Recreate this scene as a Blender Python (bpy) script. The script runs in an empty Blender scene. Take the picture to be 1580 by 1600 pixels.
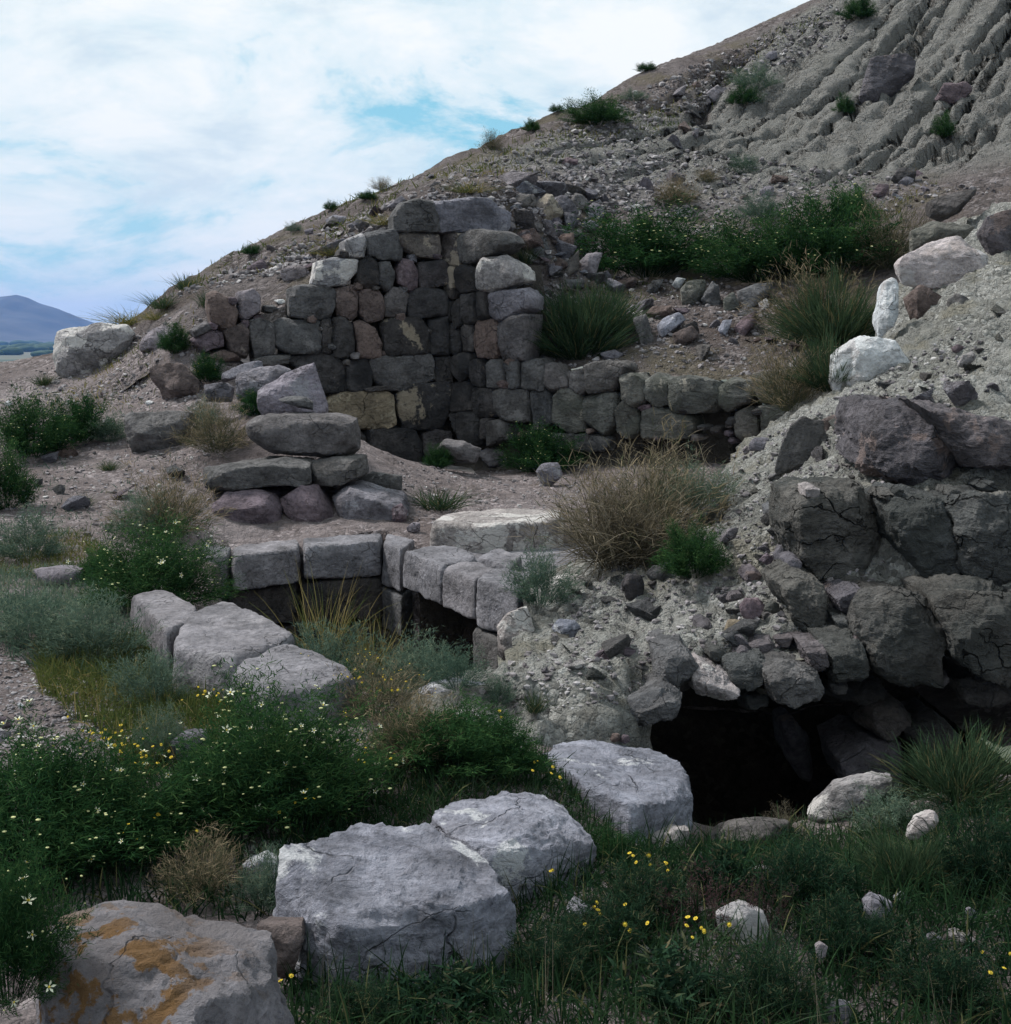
import bpy, bmesh, math, random
import numpy as np
from mathutils import Vector
from mathutils.bvhtree import BVHTree
R = math.radians
random.seed(7); rng = np.random.default_rng(7)
scene = bpy.context.scene
COL = scene.collection

# ------------------------------------------------------------------ camera, sky, sun, exposure
EYE = np.array([0.0, 0.0, 1.7]); FPX = 2200.0; CX, CY = 790.0, 800.0
PITCH = math.atan((800 - 530) / FPX)
FWD = np.array([0, math.cos(PITCH), -math.sin(PITCH)]); UPV = np.array([0, math.sin(PITCH), math.cos(PITCH)])
cam = bpy.data.cameras.new('camera'); cam.sensor_fit = 'VERTICAL'; cam.sensor_height = 24
cam.lens = 24 * FPX / 1600; cam.clip_start = 0.05; cam.clip_end = 60000
camo = bpy.data.objects.new('camera', cam); COL.objects.link(camo)
camo.location = EYE; camo.rotation_euler = (R(90) - PITCH, 0, 0); scene.camera = camo

SUN_DIR = Vector((-0.55, 0.30, 0.78)).normalized()
SUN_EL = math.asin(SUN_DIR.z); SUN_ROT = math.atan2(SUN_DIR.x, SUN_DIR.y)
world = bpy.data.worlds.new('World'); scene.world = world; world.use_nodes = True
nt = world.node_tree; N = nt.nodes; L = nt.links; N.clear()
def wn(t, **k):
    n = N.new(t)
    for a, b in k.items(): setattr(n, a, b)
    return n
def wmath(op, a, b=None):
    n = wn('ShaderNodeMath', operation=op)
    for i, v in enumerate((a, b)):
        if v is None: continue
        if isinstance(v, (int, float)): n.inputs[i].default_value = v
        else: L.new(v, n.inputs[i])
    return n.outputs[0]
tc = wn('ShaderNodeTexCoord'); sp = wn('ShaderNodeSeparateXYZ'); L.new(tc.outputs['Generated'], sp.inputs[0])
zc = wmath('ADD', wmath('MAXIMUM', sp.outputs[2], 0.0), 0.34)
cb = wn('ShaderNodeCombineXYZ'); L.new(wmath('DIVIDE', sp.outputs[0], zc), cb.inputs[0]); L.new(wmath('DIVIDE', sp.outputs[1], zc), cb.inputs[1])
cb.inputs[2].default_value = 3.7
def wnoise(scale, detail, rough, dist, off=0.0):
    mp = wn('ShaderNodeMapping'); mp.inputs['Location'].default_value = (off, off * .6, off * .3); mp.inputs['Rotation'].default_value = (0, 0, 0.35)
    mp.inputs['Scale'].default_value = (1, 1.15, 1)
    L.new(cb.outputs[0], mp.inputs[0])
    n = wn('ShaderNodeTexNoise'); n.inputs['Scale'].default_value = scale; n.inputs['Detail'].default_value = detail
    n.inputs['Roughness'].default_value = rough; n.inputs['Distortion'].default_value = dist
    L.new(mp.outputs[0], n.inputs['Vector']); return n.outputs[0]
def wramp(x, stops):
    r = wn('ShaderNodeValToRGB'); L.new(x, r.inputs[0]); el = r.color_ramp.elements
    while len(el) < len(stops): el.new(0.5)
    for e, (p, c) in zip(el, stops): e.position = p; e.color = (*c, 1) if isinstance(c, tuple) else (c, c, c, 1)
    return r.outputs[0]
cover = wramp(wnoise(2.1, 11, 0.62, 0.45, 4.4), [(0.385, 0.0), (0.46, 0.80), (0.54, 1.0)])
shade = wramp(wnoise(4.2, 9, 0.62, 0.3, 9.2), [(0.33, (5.9, 6.9, 7.5)), (0.45, (7.5, 8.15, 8.3)), (0.56, (8.6, 8.75, 8.7))])
sky = wn('ShaderNodeTexSky', sky_type='NISHITA'); sky.sun_disc = False
sky.sun_elevation = SUN_EL; sky.sun_rotation = SUN_ROT; sky.altitude = 1500; sky.air_density = 1.0; sky.dust_density = 2.0; sky.ozone_density = 1.2
thin = wn('ShaderNodeMixRGB'); thin.inputs[0].default_value = 0.72; L.new(sky.outputs[0], thin.inputs[1]); thin.inputs[2].default_value = (1.5, 5.6, 6.9, 1)
mx = wn('ShaderNodeMixRGB'); L.new(cover, mx.inputs[0]); L.new(thin.outputs[0], mx.inputs[1]); L.new(shade, mx.inputs[2])
# towards the horizon the cloud sheet closes to a paler, bluer grey
hz = wmath('POWER', wmath('SUBTRACT', 1.0, wmath('MINIMUM', wmath('MAXIMUM', sp.outputs[2], 0.0), 1.0)), 9.0)
hm = wn('ShaderNodeMixRGB'); L.new(wmath('MULTIPLY', hz, 0.6), hm.inputs[0]); L.new(mx.outputs[0], hm.inputs[1]); hm.inputs[2].default_value = (7.2, 7.9, 8.3, 1)
bg = wn('ShaderNodeBackground'); bg.inputs['Strength'].default_value = 0.10; L.new(hm.outputs[0], bg.inputs[0])
wo = wn('ShaderNodeOutputWorld'); L.new(bg.outputs[0], wo.inputs[0])

sl = bpy.data.lights.new('sun', 'SUN'); sl.energy = 4.2; sl.angle = R(11); sl.color = (1.0, 0.97, 0.93)
so = bpy.data.objects.new('sun', sl); COL.objects.link(so); so.location = (-20, 5, 40)
so.rotation_euler = (-SUN_DIR).to_track_quat('-Z', 'Y').to_euler()
vs = scene.view_settings; scene.display_settings.display_device = 'sRGB'
vs.view_transform = 'Standard'; vs.look = 'None'; vs.gamma = 1.0; vs.exposure = 0.27; vs.use_curve_mapping = False
scene.render.engine = 'CYCLES'; cy = scene.cycles; cy.use_denoising = True
cy.max_bounces = 6; cy.diffuse_bounces = 3; cy.glossy_bounces = 1; cy.transmission_bounces = 3; cy.transparent_max_bounces = 4; cy.volume_bounces = 0
cy.caustics_reflective = False; cy.caustics_refractive = False

# ------------------------------------------------------------------ helpers
def U(px, py, Y):
    "world point at distance Y seen in the direction of photo pixel (px, py)"
    d = FPX * FWD + np.array([px - CX, 0, 0]) + (CY - py) * UPV
    return EYE + d * ((Y - EYE[1]) / d[1])
def Udir(px, py): return FPX * FWD + np.array([px - CX, 0, 0]) + (CY - py) * UPV
def Uz(px, py, z):
    d = Udir(px, py); return EYE + d * ((z - EYE[2]) / d[2])
def Upl(px, py, P, n):
    d = Udir(px, py); return EYE + d * (np.dot(n, P - EYE) / np.dot(n, d))

def _h(ix, iy, iz, s):
    h = (ix * 374761393 + iy * 668265263 + iz * 2147483647 + s * 1274126177) & 0xFFFFFFFF
    h = ((h ^ (h >> 13)) * 1274126177) & 0xFFFFFFFF
    h = ((h ^ (h >> 16)) * 2246822519) & 0xFFFFFFFF
    return ((h ^ (h >> 15)) & 0xFFFFFF) / float(0xFFFFFF) * 2 - 1
def vnoise(p, s=0):
    i = np.floor(p).astype(np.int64); f = p - i; f = f * f * f * (f * (f * 6 - 15) + 10)
    out = 0
    for dx in (0, 1):
        for dy in (0, 1):
            for dz in (0, 1):
                w = (f[:, 0] if dx else 1 - f[:, 0]) * (f[:, 1] if dy else 1 - f[:, 1]) * (f[:, 2] if dz else 1 - f[:, 2])
                out = out + w * _h(i[:, 0] + dx, i[:, 1] + dy, i[:, 2] + dz, s)
    return out
_ROT = np.array([[0.36, 0.48, -0.8], [-0.8, 0.6, 0.0], [0.48, 0.64, 0.6]])
def fbm(p, octv=4, s=0, gain=0.5, ridge=False):
    a, out, tot = 1.0, 0, 0
    for o in range(octv):
        v = vnoise(p, s + o * 17)
        if ridge: v = 1 - 2 * np.abs(v)
        out = out + a * v; tot += a; a *= gain; p = (p @ _ROT.T) * 2.03 + 11.3
    return out / tot

class RBF:
    def __init__(s, pts, c=0.3):
        P = np.array(pts, float); s.P = P[:, :2]; s.c = c; n = len(P)
        K = s.phi(np.linalg.norm(s.P[:, None] - s.P[None], axis=2)); A = np.zeros((n + 3, n + 3)); A[:n, :n] = K
        A[:n, n] = 1; A[:n, n + 1:] = s.P; A[n, :n] = 1; A[n + 1:, :n] = s.P.T
        s.w = np.linalg.solve(A + 1e-9 * np.eye(n + 3), np.concatenate([P[:, 2], [0, 0, 0]]))
    def phi(s, r): return -np.sqrt(r * r + s.c * s.c)
    def __call__(s, x, y):
        x = np.asarray(x, float); sh = x.shape; q = np.stack([x.ravel(), np.asarray(y, float).ravel()], 1); out = np.empty(len(q)); n = len(s.P)
        for i in range(0, len(q), 20000):
            d = q[i:i + 20000]; r = np.sqrt(((d[:, None] - s.P[None]) ** 2).sum(2))
            out[i:i + 20000] = s.phi(r) @ s.w[:n] + s.w[n] + d @ s.w[n + 1:]
        return out.reshape(sh)

def sstep(x, a, b):
    t = np.clip((x - a) / (b - a), 0, 1); return t * t * (3 - 2 * t)
def in_poly(x, y, poly):
    x = np.asarray(x); y = np.asarray(y); c = np.zeros(x.shape, bool); n = len(poly)
    for i in range(n):
        (x1, y1), (x2, y2) = poly[i], poly[(i + 1) % n]
        if y1 == y2: continue
        k = ((y1 > y) != (y2 > y)) & (x < (x2 - x1) * (y - y1) / (y2 - y1) + x1); c ^= k
    return c

def mesh_np(name, V, F, smooth=True, attr=None, mats=None, midx=None):
    "mesh from arrays: V (n,3), F a list of (m,k) int arrays"
    if not isinstance(F, (list, tuple)): F = [F]
    F = [np.asarray(f, np.int32) for f in F if len(f)]
    me = bpy.data.meshes.new(name); me.vertices.add(len(V)); me.vertices.foreach_set('co', np.asarray(V, np.float32).ravel())
    nl = sum(f.size for f in F); npoly = sum(len(f) for f in F)
    me.loops.add(nl); me.loops.foreach_set('vertex_index', np.concatenate([f.ravel() for f in F]))
    tot = np.concatenate([np.full(len(f), f.shape[1], np.int32) for f in F]); st = np.concatenate([[0], np.cumsum(tot)[:-1]]).astype(np.int32)
    me.polygons.add(npoly); me.polygons.foreach_set('loop_start', st); me.polygons.foreach_set('loop_total', tot)
    me.polygons.foreach_set('use_smooth', np.full(npoly, smooth, bool))
    if midx is not None: me.polygons.foreach_set('material_index', np.asarray(midx, np.int32))
    if attr is not None:
        a = me.attributes.new('tint', 'FLOAT', 'POINT'); a.data.foreach_set('value', np.asarray(attr, np.float32))
    for m in (mats or []): me.materials.append(m)
    me.update(calc_edges=True); return me
def tag(o, label=None, cat=None, group=None, kind=None):
    if label: o['label'] = label
    if cat: o['category'] = cat
    if group: o['group'] = group
    if kind: o['kind'] = kind
    return o
def place(name, me, parent=None, loc=(0, 0, 0)):
    o = bpy.data.objects.new(name, me); COL.objects.link(o); o.location = loc
    if parent: o.parent = parent
    return o
def empty(name, loc, label, cat, group=None):
    o = bpy.data.objects.new(name, None); COL.objects.link(o); o.location = loc; o.empty_display_size = 0.2
    return tag(o, label, cat, group)

# ------------------------------------------------------------------ materials
class MB:
    def __init__(s, name):
        s.m = bpy.data.materials.new(name); s.m.use_nodes = True; s.t = s.m.node_tree; s.t.nodes.clear()
    def n(s, t, **k):
        n = s.t.nodes.new(t)
        for a, b in k.items(): setattr(n, a, b)
        return n
    def set(s, sock, v):
        if hasattr(v, 'is_linked') or isinstance(v, bpy.types.NodeSocket): s.t.links.new(v, sock)
        else: sock.default_value = v
    def coord(s, rnd=True):
        c = s.n('ShaderNodeTexCoord').outputs['Object']
        if not rnd: return c
        r = s.n('ShaderNodeObjectInfo').outputs['Random']; a = s.n('ShaderNodeVectorMath', operation='SCALE'); a.inputs[0].default_value = (37, 53, 71); s.set(a.inputs['Scale'], r)
        b = s.n('ShaderNodeVectorMath', operation='ADD'); s.set(b.inputs[0], c); s.set(b.inputs[1], a.outputs[0]); return b.outputs[0]
    def map(s, v, scale=(1, 1, 1), rot=(0, 0, 0), loc=(0, 0, 0)):
        m = s.n('ShaderNodeMapping'); s.set(m.inputs[0], v); m.inputs['Scale'].default_value = scale; m.inputs['Rotation'].default_value = rot; m.inputs['Location'].default_value = loc; return m.outputs[0]
    def noise(s, v, scale, detail=4, rough=.55, dist=0.0):
        n = s.n('ShaderNodeTexNoise'); s.set(n.inputs['Vector'], v); n.inputs['Scale'].default_value = scale; n.inputs['Detail'].default_value = detail
        n.inputs['Roughness'].default_value = rough; n.inputs['Distortion'].default_value = dist; return n.outputs[0]
    def voro(s, v, scale, feature='F1', out='Distance', rnd=1.0):
        n = s.n('ShaderNodeTexVoronoi', feature=feature); s.set(n.inputs['Vector'], v); n.inputs['Scale'].default_value = scale; n.inputs['Randomness'].default_value = rnd; return n.outputs[out]
    def ramp(s, x, stops, interp='LINEAR'):
        r = s.n('ShaderNodeValToRGB'); s.set(r.inputs[0], x); r.color_ramp.interpolation = interp; el = r.color_ramp.elements
        while len(el) < len(stops): el.new(0.5)
        for e, (p, c) in zip(el, stops): e.position = p; e.color = (*c, 1) if isinstance(c, tuple) else (c, c, c, 1)
        return r.outputs[0]
    def mix(s, f, a, b, mode='MIX'):
        n = s.n('ShaderNodeMixRGB', blend_type=mode)
        for i, v in enumerate((f, a, b)): s.set(n.inputs[i], (*v, 1) if isinstance(v, tuple) and len(v) == 3 else v)
        return n.outputs[0]
    def math(s, op, a, b=0.0):
        n = s.n('ShaderNodeMath', operation=op); s.set(n.inputs[0], a); s.set(n.inputs[1], b); return n.outputs[0]
    def bump(s, h, strength=.5, dist=.02, nrm=None):
        n = s.n('ShaderNodeBump'); n.inputs['Strength'].default_value = strength; n.inputs['Distance'].default_value = dist; s.set(n.inputs['Height'], h)
        if nrm: s.set(n.inputs['Normal'], nrm)
        return n.outputs[0]
    def out(s, color, rough=.9, normal=None, spec=.25):
        b = s.n('ShaderNodeBsdfPrincipled'); s.set(b.inputs['Base Color'], (*color, 1) if isinstance(color, tuple) and len(color) == 3 else color)
        b.inputs['Roughness'].default_value = rough; b.inputs['Specular IOR Level'].default_value = spec
        if normal: s.set(b.inputs['Normal'], normal)
        o = s.n('ShaderNodeOutputMaterial'); s.set(o.inputs[0], b.outputs[0]); return s.m
    def out_leaf(s, color, trans=.3):
        d = s.n('ShaderNodeBsdfDiffuse'); s.set(d.inputs[0], color); t = s.n('ShaderNodeBsdfTranslucent'); s.set(t.inputs[0], color)
        m = s.n('ShaderNodeMixShader'); m.inputs[0].default_value = trans; s.set(m.inputs[1], d.outputs[0]); s.set(m.inputs[2], t.outputs[0])
        o = s.n('ShaderNodeOutputMaterial'); s.set(o.inputs[0], m.outputs[0]); return s.m

def sc(c, k): return tuple(max(0, min(1, x * k)) for x in c)
def rock_mat(name, c, var=.5, patch=None, pth=.58, pscale=2.6, bump=1.0, strata=.3, stain=None, dark=.5, pmask=None, tint=True):
    m = MB(name); v = m.coord(not pmask)
    col = m.ramp(m.noise(v, 3.2, 7, .62, .4), [(.30, sc(c, 1 - var)), (.5, c), (.70, sc(c, 1 + var))])
    wv = m.n('ShaderNodeTexNoise'); m.set(wv.inputs['Vector'], v); wv.inputs['Scale'].default_value = 3.0; wv.inputs['Detail'].default_value = 5
    vm = m.n('ShaderNodeVectorMath', operation='MULTIPLY_ADD'); m.set(vm.inputs[0], wv.outputs['Color']); vm.inputs[1].default_value = (.38, .38, .38); m.set(vm.inputs[2], v)
    ce = m.voro(m.map(vm.outputs[0], (1, 1, 1.5), (.4, .3, .2)), 3.1, 'DISTANCE_TO_EDGE'); ck = m.math('MULTIPLY', m.ramp(ce, [(0.0, 1.0), (.015, 0.0)]), m.ramp(m.noise(m.map(v, loc=(8, 1, 3)), 2.0, 3), [(.50, 0.0), (.62, 1.0)]))
    rnd = m.n('ShaderNodeObjectInfo').outputs['Random']
    col = m.mix(1.0, col, m.ramp(rnd, [(0, (.76, .78, .80)), (.3, (1.0, .95, .90)), (.55, (.92, .94, .97)), (.8, (1.14, 1.05, .97)), (1, (1.05, 1.0, 1.05))] if tint else [(0, (.92, .94, .96)), (1, (1.06, 1.04, 1.03))]), 'MULTIPLY')
    sp = m.noise(v, 30, 6, .72)
    col = m.mix(1.0, col, m.ramp(sp, [(.32, (dark, dark, dark)), (.47, (.95, .95, .95)), (.68, (1.25, 1.25, 1.25))]), 'MULTIPLY')
    st = m.noise(m.map(v, (1.6, 1.6, 4.2), (.75, .45, .3)), 2.4, 9, .66, 1.1)
    col = m.mix(.55, col, m.ramp(st, [(.34, (.52, .52, .54)), (.5, (1, 1, 1)), (.64, (1.22, 1.2, 1.18))]), 'MULTIPLY')
    if stain:
        sf = m.ramp(m.noise(m.map(v, loc=(5, 2, 9)), 1.9, 6, .6), [(.50, 0.0), (.62, .85)]); col = m.mix(sf, col, stain)
    if patch:
        pn = m.math('ADD', m.noise(m.map(v, loc=(3, 7, 1)), pscale, 7, .62, .3), m.math('MULTIPLY', m.math('SUBTRACT', sp, .5), .22))
        pf = m.ramp(pn, [(pth, 0.0), (pth + .035, .9)])
        if pmask:
            dn = m.n('ShaderNodeVectorMath', operation='DISTANCE'); m.set(dn.inputs[0], v); dn.inputs[1].default_value = pmask[0]; pf = m.math('MULTIPLY', pf, m.ramp(dn.outputs['Value'], [(pmask[1], 1.0), (pmask[2], 0.0)]))
        col = m.mix(pf, col, m.mix(m.noise(v, 40, 4, .6), sc(patch, .75), sc(patch, 1.12)))
    col = m.mix(m.math('MULTIPLY', ck, .6), col, sc(c, .25))
    h = m.math('ADD', m.math('MULTIPLY', m.noise(v, 9, 10, .68, .3), 1.0), m.math('MULTIPLY', st, strata)); h = m.math('SUBTRACT', h, m.math('MULTIPLY', ck, .6))
    h = m.math('ADD', h, m.math('MULTIPLY', m.noise(v, 70, 4, .7), .16))
    return m.out(col, .92, m.bump(h, 1.0 * bump, .085), .2)

LAV = rock_mat('lavender_andesite', (.212, .203, .232), patch=(.33, .32, .35), pth=.60)
LAVW = rock_mat('lavender_andesite_chalky', (.246, .252, .300), patch=(.60, .60, .62), pth=.575, pscale=2.2, tint=False)
BROWN = rock_mat('brown_andesite', (.150, .118, .112), patch=(.24, .20, .18), pth=.63)
PURP = rock_mat('purple_andesite', (.152, .122, .142), patch=(.24, .20, .22), pth=.62)
DARK = rock_mat('dark_andesite', (.078, .074, .076), patch=(.28, .23, .18), pth=.66, stain=(.03, .03, .033))
GREY = rock_mat('grey_andesite', (.128, .126, .130), patch=(.25, .24, .24), pth=.64)
BLOCK = rock_mat('dressed_andesite', (.185, .176, .190), patch=(.30, .285, .30), pth=.62, strata=.1, bump=.8, tint=False)
GREEN = rock_mat('greenish_schist', (.148, .150, .140), patch=(.30, .28, .24), pth=.62, strata=.9, stain=(.10, .105, .09))
GREEN2 = rock_mat('dark_greenish_schist', (.122, .126, .126), patch=(.26, .245, .22), pth=.62, strata=.9, bump=1.3, stain=(.075, .079, .076))
SLATE = rock_mat('slaty_rock', (.125, .116, .130), patch=(.22, .17, .16), pth=.6, strata=.9)
BEIGE = rock_mat('beige_plaster_stone', (.27, .225, .165), patch=(.36, .31, .23), pth=.58, dark=.6)
PALE = rock_mat('pale_limestone', (.62, .635, .65), var=.18, patch=(.78, .79, .80), pth=.52, pscale=3.5, stain=(.50, .47, .47), dark=.75, tint=False)
PINK = rock_mat('pale_pink_limestone', (.48, .455, .465), var=.25, patch=(.60, .57, .57), pth=.56, stain=(.26, .21, .18), dark=.65)
CHALK = rock_mat('chalk_crust_stone', (.30, .29, .30), patch=(.62, .59, .57), pth=.53, pscale=2.4)
PLAST = rock_mat('dark_plaster_stone', (.055, .053, .056), patch=(.33, .28, .215), pth=.565, pscale=2.0)  # dark stone with beige plaster patches
PLAST2 = rock_mat('plaster_patched_stone', (.12, .112, .11), patch=(.37, .32, .26), pth=.52, pscale=2.2)
LICH = rock_mat('lichen_rock', (.215, .203, .218), patch=(.165, .085, .024), pth=.515, pscale=8.0, stain=(.15, .135, .14), pmask=((-.20, -.14, .40), .30, .50))

def earth_mat(name, c1, c2, c3, peb=.5, bump=1.0, scale=1.0, crust=None, zone=None):
    m = MB(name); v = m.coord(False)
    col = m.ramp(m.noise(v, .7 * scale, 6, .6, .3), [(.35, c1), (.52, c2), (.68, c3)])
    col = m.mix(1.0, col, m.ramp(m.noise(v, 7 * scale, 8, .66), [(.3, (.62, .62, .62)), (.5, (1, 1, 1)), (.7, (1.3, 1.28, 1.26))]), 'MULTIPLY')
    pc = m.voro(v, 26 * scale, out='Color'); bw = m.n('ShaderNodeRGBToBW'); m.set(bw.inputs[0], pc)
    pm = m.ramp(m.noise(v, 2.1 * scale, 5, .6), [(.42, 0.0), (.6, 1.0)])
    col = m.mix(m.math('MULTIPLY', pm, peb), col, m.ramp(bw.outputs[0], [(.2, sc(c2, .5)), (.55, sc(c2, 1.05)), (.85, sc(c3, 1.75))]))
    col = m.mix(1.0, col, m.ramp(m.noise(v, 60 * scale, 5, .7), [(.3, (.7, .7, .7)), (.5, (1, 1, 1)), (.7, (1.22, 1.22, 1.22))]), 'MULTIPLY')
    if crust: col = m.mix(m.ramp(m.noise(m.map(v, loc=(4, 4, 4)), 1.3 * scale, 7, .65), [(.53, 0.0), (.62, .8)]), col, crust)
    if zone:
        sx = m.n('ShaderNodeSeparateXYZ'); m.set(sx.inputs[0], v)
        zu = m.math('SUBTRACT', m.math('MULTIPLY', sx.outputs[0], .8), m.math('MULTIPLY', sx.outputs[1], .6)); zf = m.math('ADD', m.math('ADD', zu, 14.9), m.math('MULTIPLY', m.math('SUBTRACT', m.noise(v, .45, 6, .6), .5), 3.2))
        zf = m.math('MINIMUM', zf, m.math('MULTIPLY', m.math('SUBTRACT', sx.outputs[1], 21.8), .6))
        zz = m.ramp(zf, [(.0, 0.0), (.9, .85)]); col = m.mix(zz, col, m.mix(m.noise(v, 3, 8, .7), sc(zone, .55), sc(zone, 1.35)))
    pd = m.voro(v, 26 * scale); pd2 = m.voro(v, 75 * scale)
    h = m.math('ADD', m.math('MULTIPLY', m.noise(v, 11 * scale, 9, .68), 1.3), m.math('MULTIPLY', m.math('SUBTRACT', .6, pd), m.math('MULTIPLY', pm, .7)))
    h = m.math('SUBTRACT', h, m.math('MULTIPLY', pd2, .25))
    return m.out(col, .95, m.bump(h, .9 * bump, .035 / scale), .1)
EARTH = earth_mat('stony_soil', (.112, .090, .086), (.172, .146, .146), (.235, .206, .210), .7, 1.5)
EARTHB = earth_mat('pale_clay_bank', (.19, .188, .17), (.27, .268, .252), (.36, .357, .342), .55, 2.0, crust=(.225, .212, .172))
EARTHH = earth_mat('hillside_scree', (.110, .086, .076), (.165, .140, .137), (.220, .196, .198), .8, 2.4, .55, crust=(.15, .13, .095), zone=(.265, .262, .248))
CORE = earth_mat('core_earth_and_shade', (.03, .027, .024), (.045, .04, .036), (.065, .058, .052), .4)  # near-black earth; in tomb and doorway it paints in the shade
# ------------------------------------------------------------------ ground, bank and hillside
def P3(lst): return [tuple(U(a, b, c)) for a, b, c in lst]
G_PTS = P3([(-300,1600,3.4),(100,1600,3.4),(400,1600,3.42),(790,1600,3.45),(1100,1600,3.5),(1400,1600,3.5),(1800,1600,3.5),(560,1545,3.72),(760,1500,3.98),
 (1100,1400,4.3),(1400,1400,4.45),(1700,1390,4.45),(1100,1335,5.45),(1250,1325,5.5),(1400,1290,5.55),(1580,1230,5.7),(1800,1230,5.7),
 (450,1430,4.15),(700,1410,4.35),(900,1385,4.5),(100,1400,4.25),(-250,1400,4.25),(100,1200,5.35),(-250,1200,5.35),(400,1250,5.0),(600,1250,5.0),(800,1220,5.15),(960,1330,4.9),
 (50,1100,6.2),(300,1100,6.2),(500,1100,6.25),(700,1105,6.2),(0,1000,7.3),(190,1010,7.3),(-300,1000,7.3),(0,900,9.2),(150,890,9.5),(300,875,10.5),(-300,900,9.2),
 (0,800,11.5),(200,800,11.6),(310,840,11.4),(-300,800,11.5),(0,700,14.5),(150,690,14.6),(250,705,14.0),(-300,700,14.5),(0,620,17.5),(100,610,17.6),(220,610,16.6),(330,620,15.6),(440,640,14.2),(300,520,16.9),(250,540,17.2),(200,552,17.9),(230,580,16.9),(160,556,18.6),(270,500,18.2),(215,508,19.3),(170,522,19.6),(300,480,18.0),(-300,620,17.5),
 (0,566,20.5),(110,560,20.2),(-300,566,20.5),(650,745,16.4),(800,740,16.2),(900,735,16.0),(700,790,13.5),(650,830,12.0),(600,838,11.7),(850,790,13.2),(860,860,10.9),
 (330,862,11.4),(470,852,11.6),(205,962,8.15),(262,1045,7.05),(375,1092,6.4),(540,1060,6.7),(620,900,11.0)])
G_PTS += [(1.0,7.3,-.5),(2.2,7.3,-.45),(.9,8.5,-.5),(2.0,8.6,-.5),(3.2,8.3,-.15),(1.4,9.8,-.25),(2.5,10.5,-.1),(3.5,10,0),(1.2,12.6,.2),(2.0,13.6,.25),(3.2,14.2,.3),(5,12,.3),(5,7.5,-.15),(5,5,-.2),(8,8,0),(8,14,.4),
          (2.6,6.6,-.22),(3.2,6.5,-.1),(-9,22.5,1.0),(-6,23,1.05),(-12,26,-.3),(-6,26,.2),(-12,15,.3),(-12,8,.1),(-8,4,.1),(8,3.5,-.1),(0,19,.5),(3,18,.6),(-3,19,1.2),(-1.5,17.6,.25),(-.2,17.4,.15)]
H_PTS = P3([(170,515,19.5),(215,500,19.8),(262,462,20.2),(330,468,17.3),(400,462,17.4),(480,425,17.6),(560,368,17.8),(640,325,17.9),(740,318,17.9),(820,330,18.1),(850,470,17.6),(880,400,18.8),(845,560,17.0),
 (950,568,16.5),(950,500,17.6),(1050,592,16.0),(1050,500,17.5),(1050,450,18.7),(1180,602,15.5),(1200,490,17.3),(1290,602,15.1),(1400,560,14.8),(1600,520,14.5),(920,430,19.2),(1000,430,19.5),(1110,430,19.4),(1250,430,18.6),(1370,430,17.6),
 (950,345,21.5),(1100,345,21.7),(1250,325,21.8),(1400,330,20.5),(1580,330,18.5),(1800,330,18),(700,285,19.6),(800,275,21),(900,250,23.5),(1050,250,24.6),(1150,268,24.3),(1300,262,24.2),(1450,240,24.2),(1580,230,23.5),(1800,220,23),
 (370,402,20.5),(450,363,21.3),(520,332,22),(600,300,22.8),(680,267,24),(760,232,25.3),(900,174,28),(1050,99,31),(1200,34,34),(1310,-3,36.5),(1450,-60,38),(1700,-170,40),
 (1100,200,28),(1200,120,30),(1300,150,28.3),(1400,60,30.3),(1500,120,27.3),(1580,60,28.5),(1580,-60,32),(1400,-60,34.5),(1800,-60,31),(1800,80,27),
 (300,520,16.95),(250,540,17.3),(200,552,18.0),(160,556,18.7),(500,382,19.5),(430,424,19.0),(600,335,20),(650,312,21),(290,470,18.6)])
for a, b, c in [(215,500,19.8),(262,462,20.2),(370,402,20.5),(450,363,21.3),(520,332,22),(600,300,22.8),(680,267,24),(760,232,25.3),(900,174,28),(1050,99,31),(1200,34,34),(1310,-3,36.5),(1450,-60,38)]:
    p = U(a, b, c); H_PTS.append((p[0] - 1.2, p[1] + 2.6, p[2] - .45)); H_PTS.append((p[0] - 4, p[1] + 9, p[2] - 4.5))
H_PTS += [(-6.2,18,.6),(-6.5,20,1.0),(-5.2,16.9,.75),(-9,20,.4),(-9,24,.2)]
B_PTS = P3([(650,1090,6.3),(640,1140,5.95),(760,990,7.9),(780,960,8.35),(850,925,8.8),(930,885,9.2),(1000,860,9.4),(1130,775,10.0),(1160,722,10.4),(1230,667,10.8),(1300,618,11.2),(1400,535,11.8),(1450,440,13),(1560,335,15),(1580,400,13.5),(1700,330,14.5),
 (900,1010,7.5),(1000,960,7.9),(1050,1000,7.35),(1100,900,8.2),(1150,960,7.45),(1200,830,8.2),(1230,760,8.8),(1200,722,9.6),(1320,682,9.4),(1330,730,8.5),(1250,900,7.35),(1180,1050,6.75),(1050,1060,6.7),(950,1100,6.4),(880,1135,6.1),(750,1080,6.5),(960,1140,6.1),
 (1380,640,9.0),(1460,615,9.0),(1580,600,9.1),(1580,500,11),(1750,600,9.1),(1750,450,11.5),(2100,600,9.1),(2100,430,12),(1400,790,7.55),(1500,780,7.45),(1700,780,7.3),(2100,780,7.3),(1330,1000,7.0),(1450,900,7.2),(1580,920,7.0),
 (1300,1090,6.75),(1500,1075,6.6),(1750,1075,6.5),(2100,1075,6.5),(820,1185,5.7),(700,1160,5.7),(1000,1220,5.7)])
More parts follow.
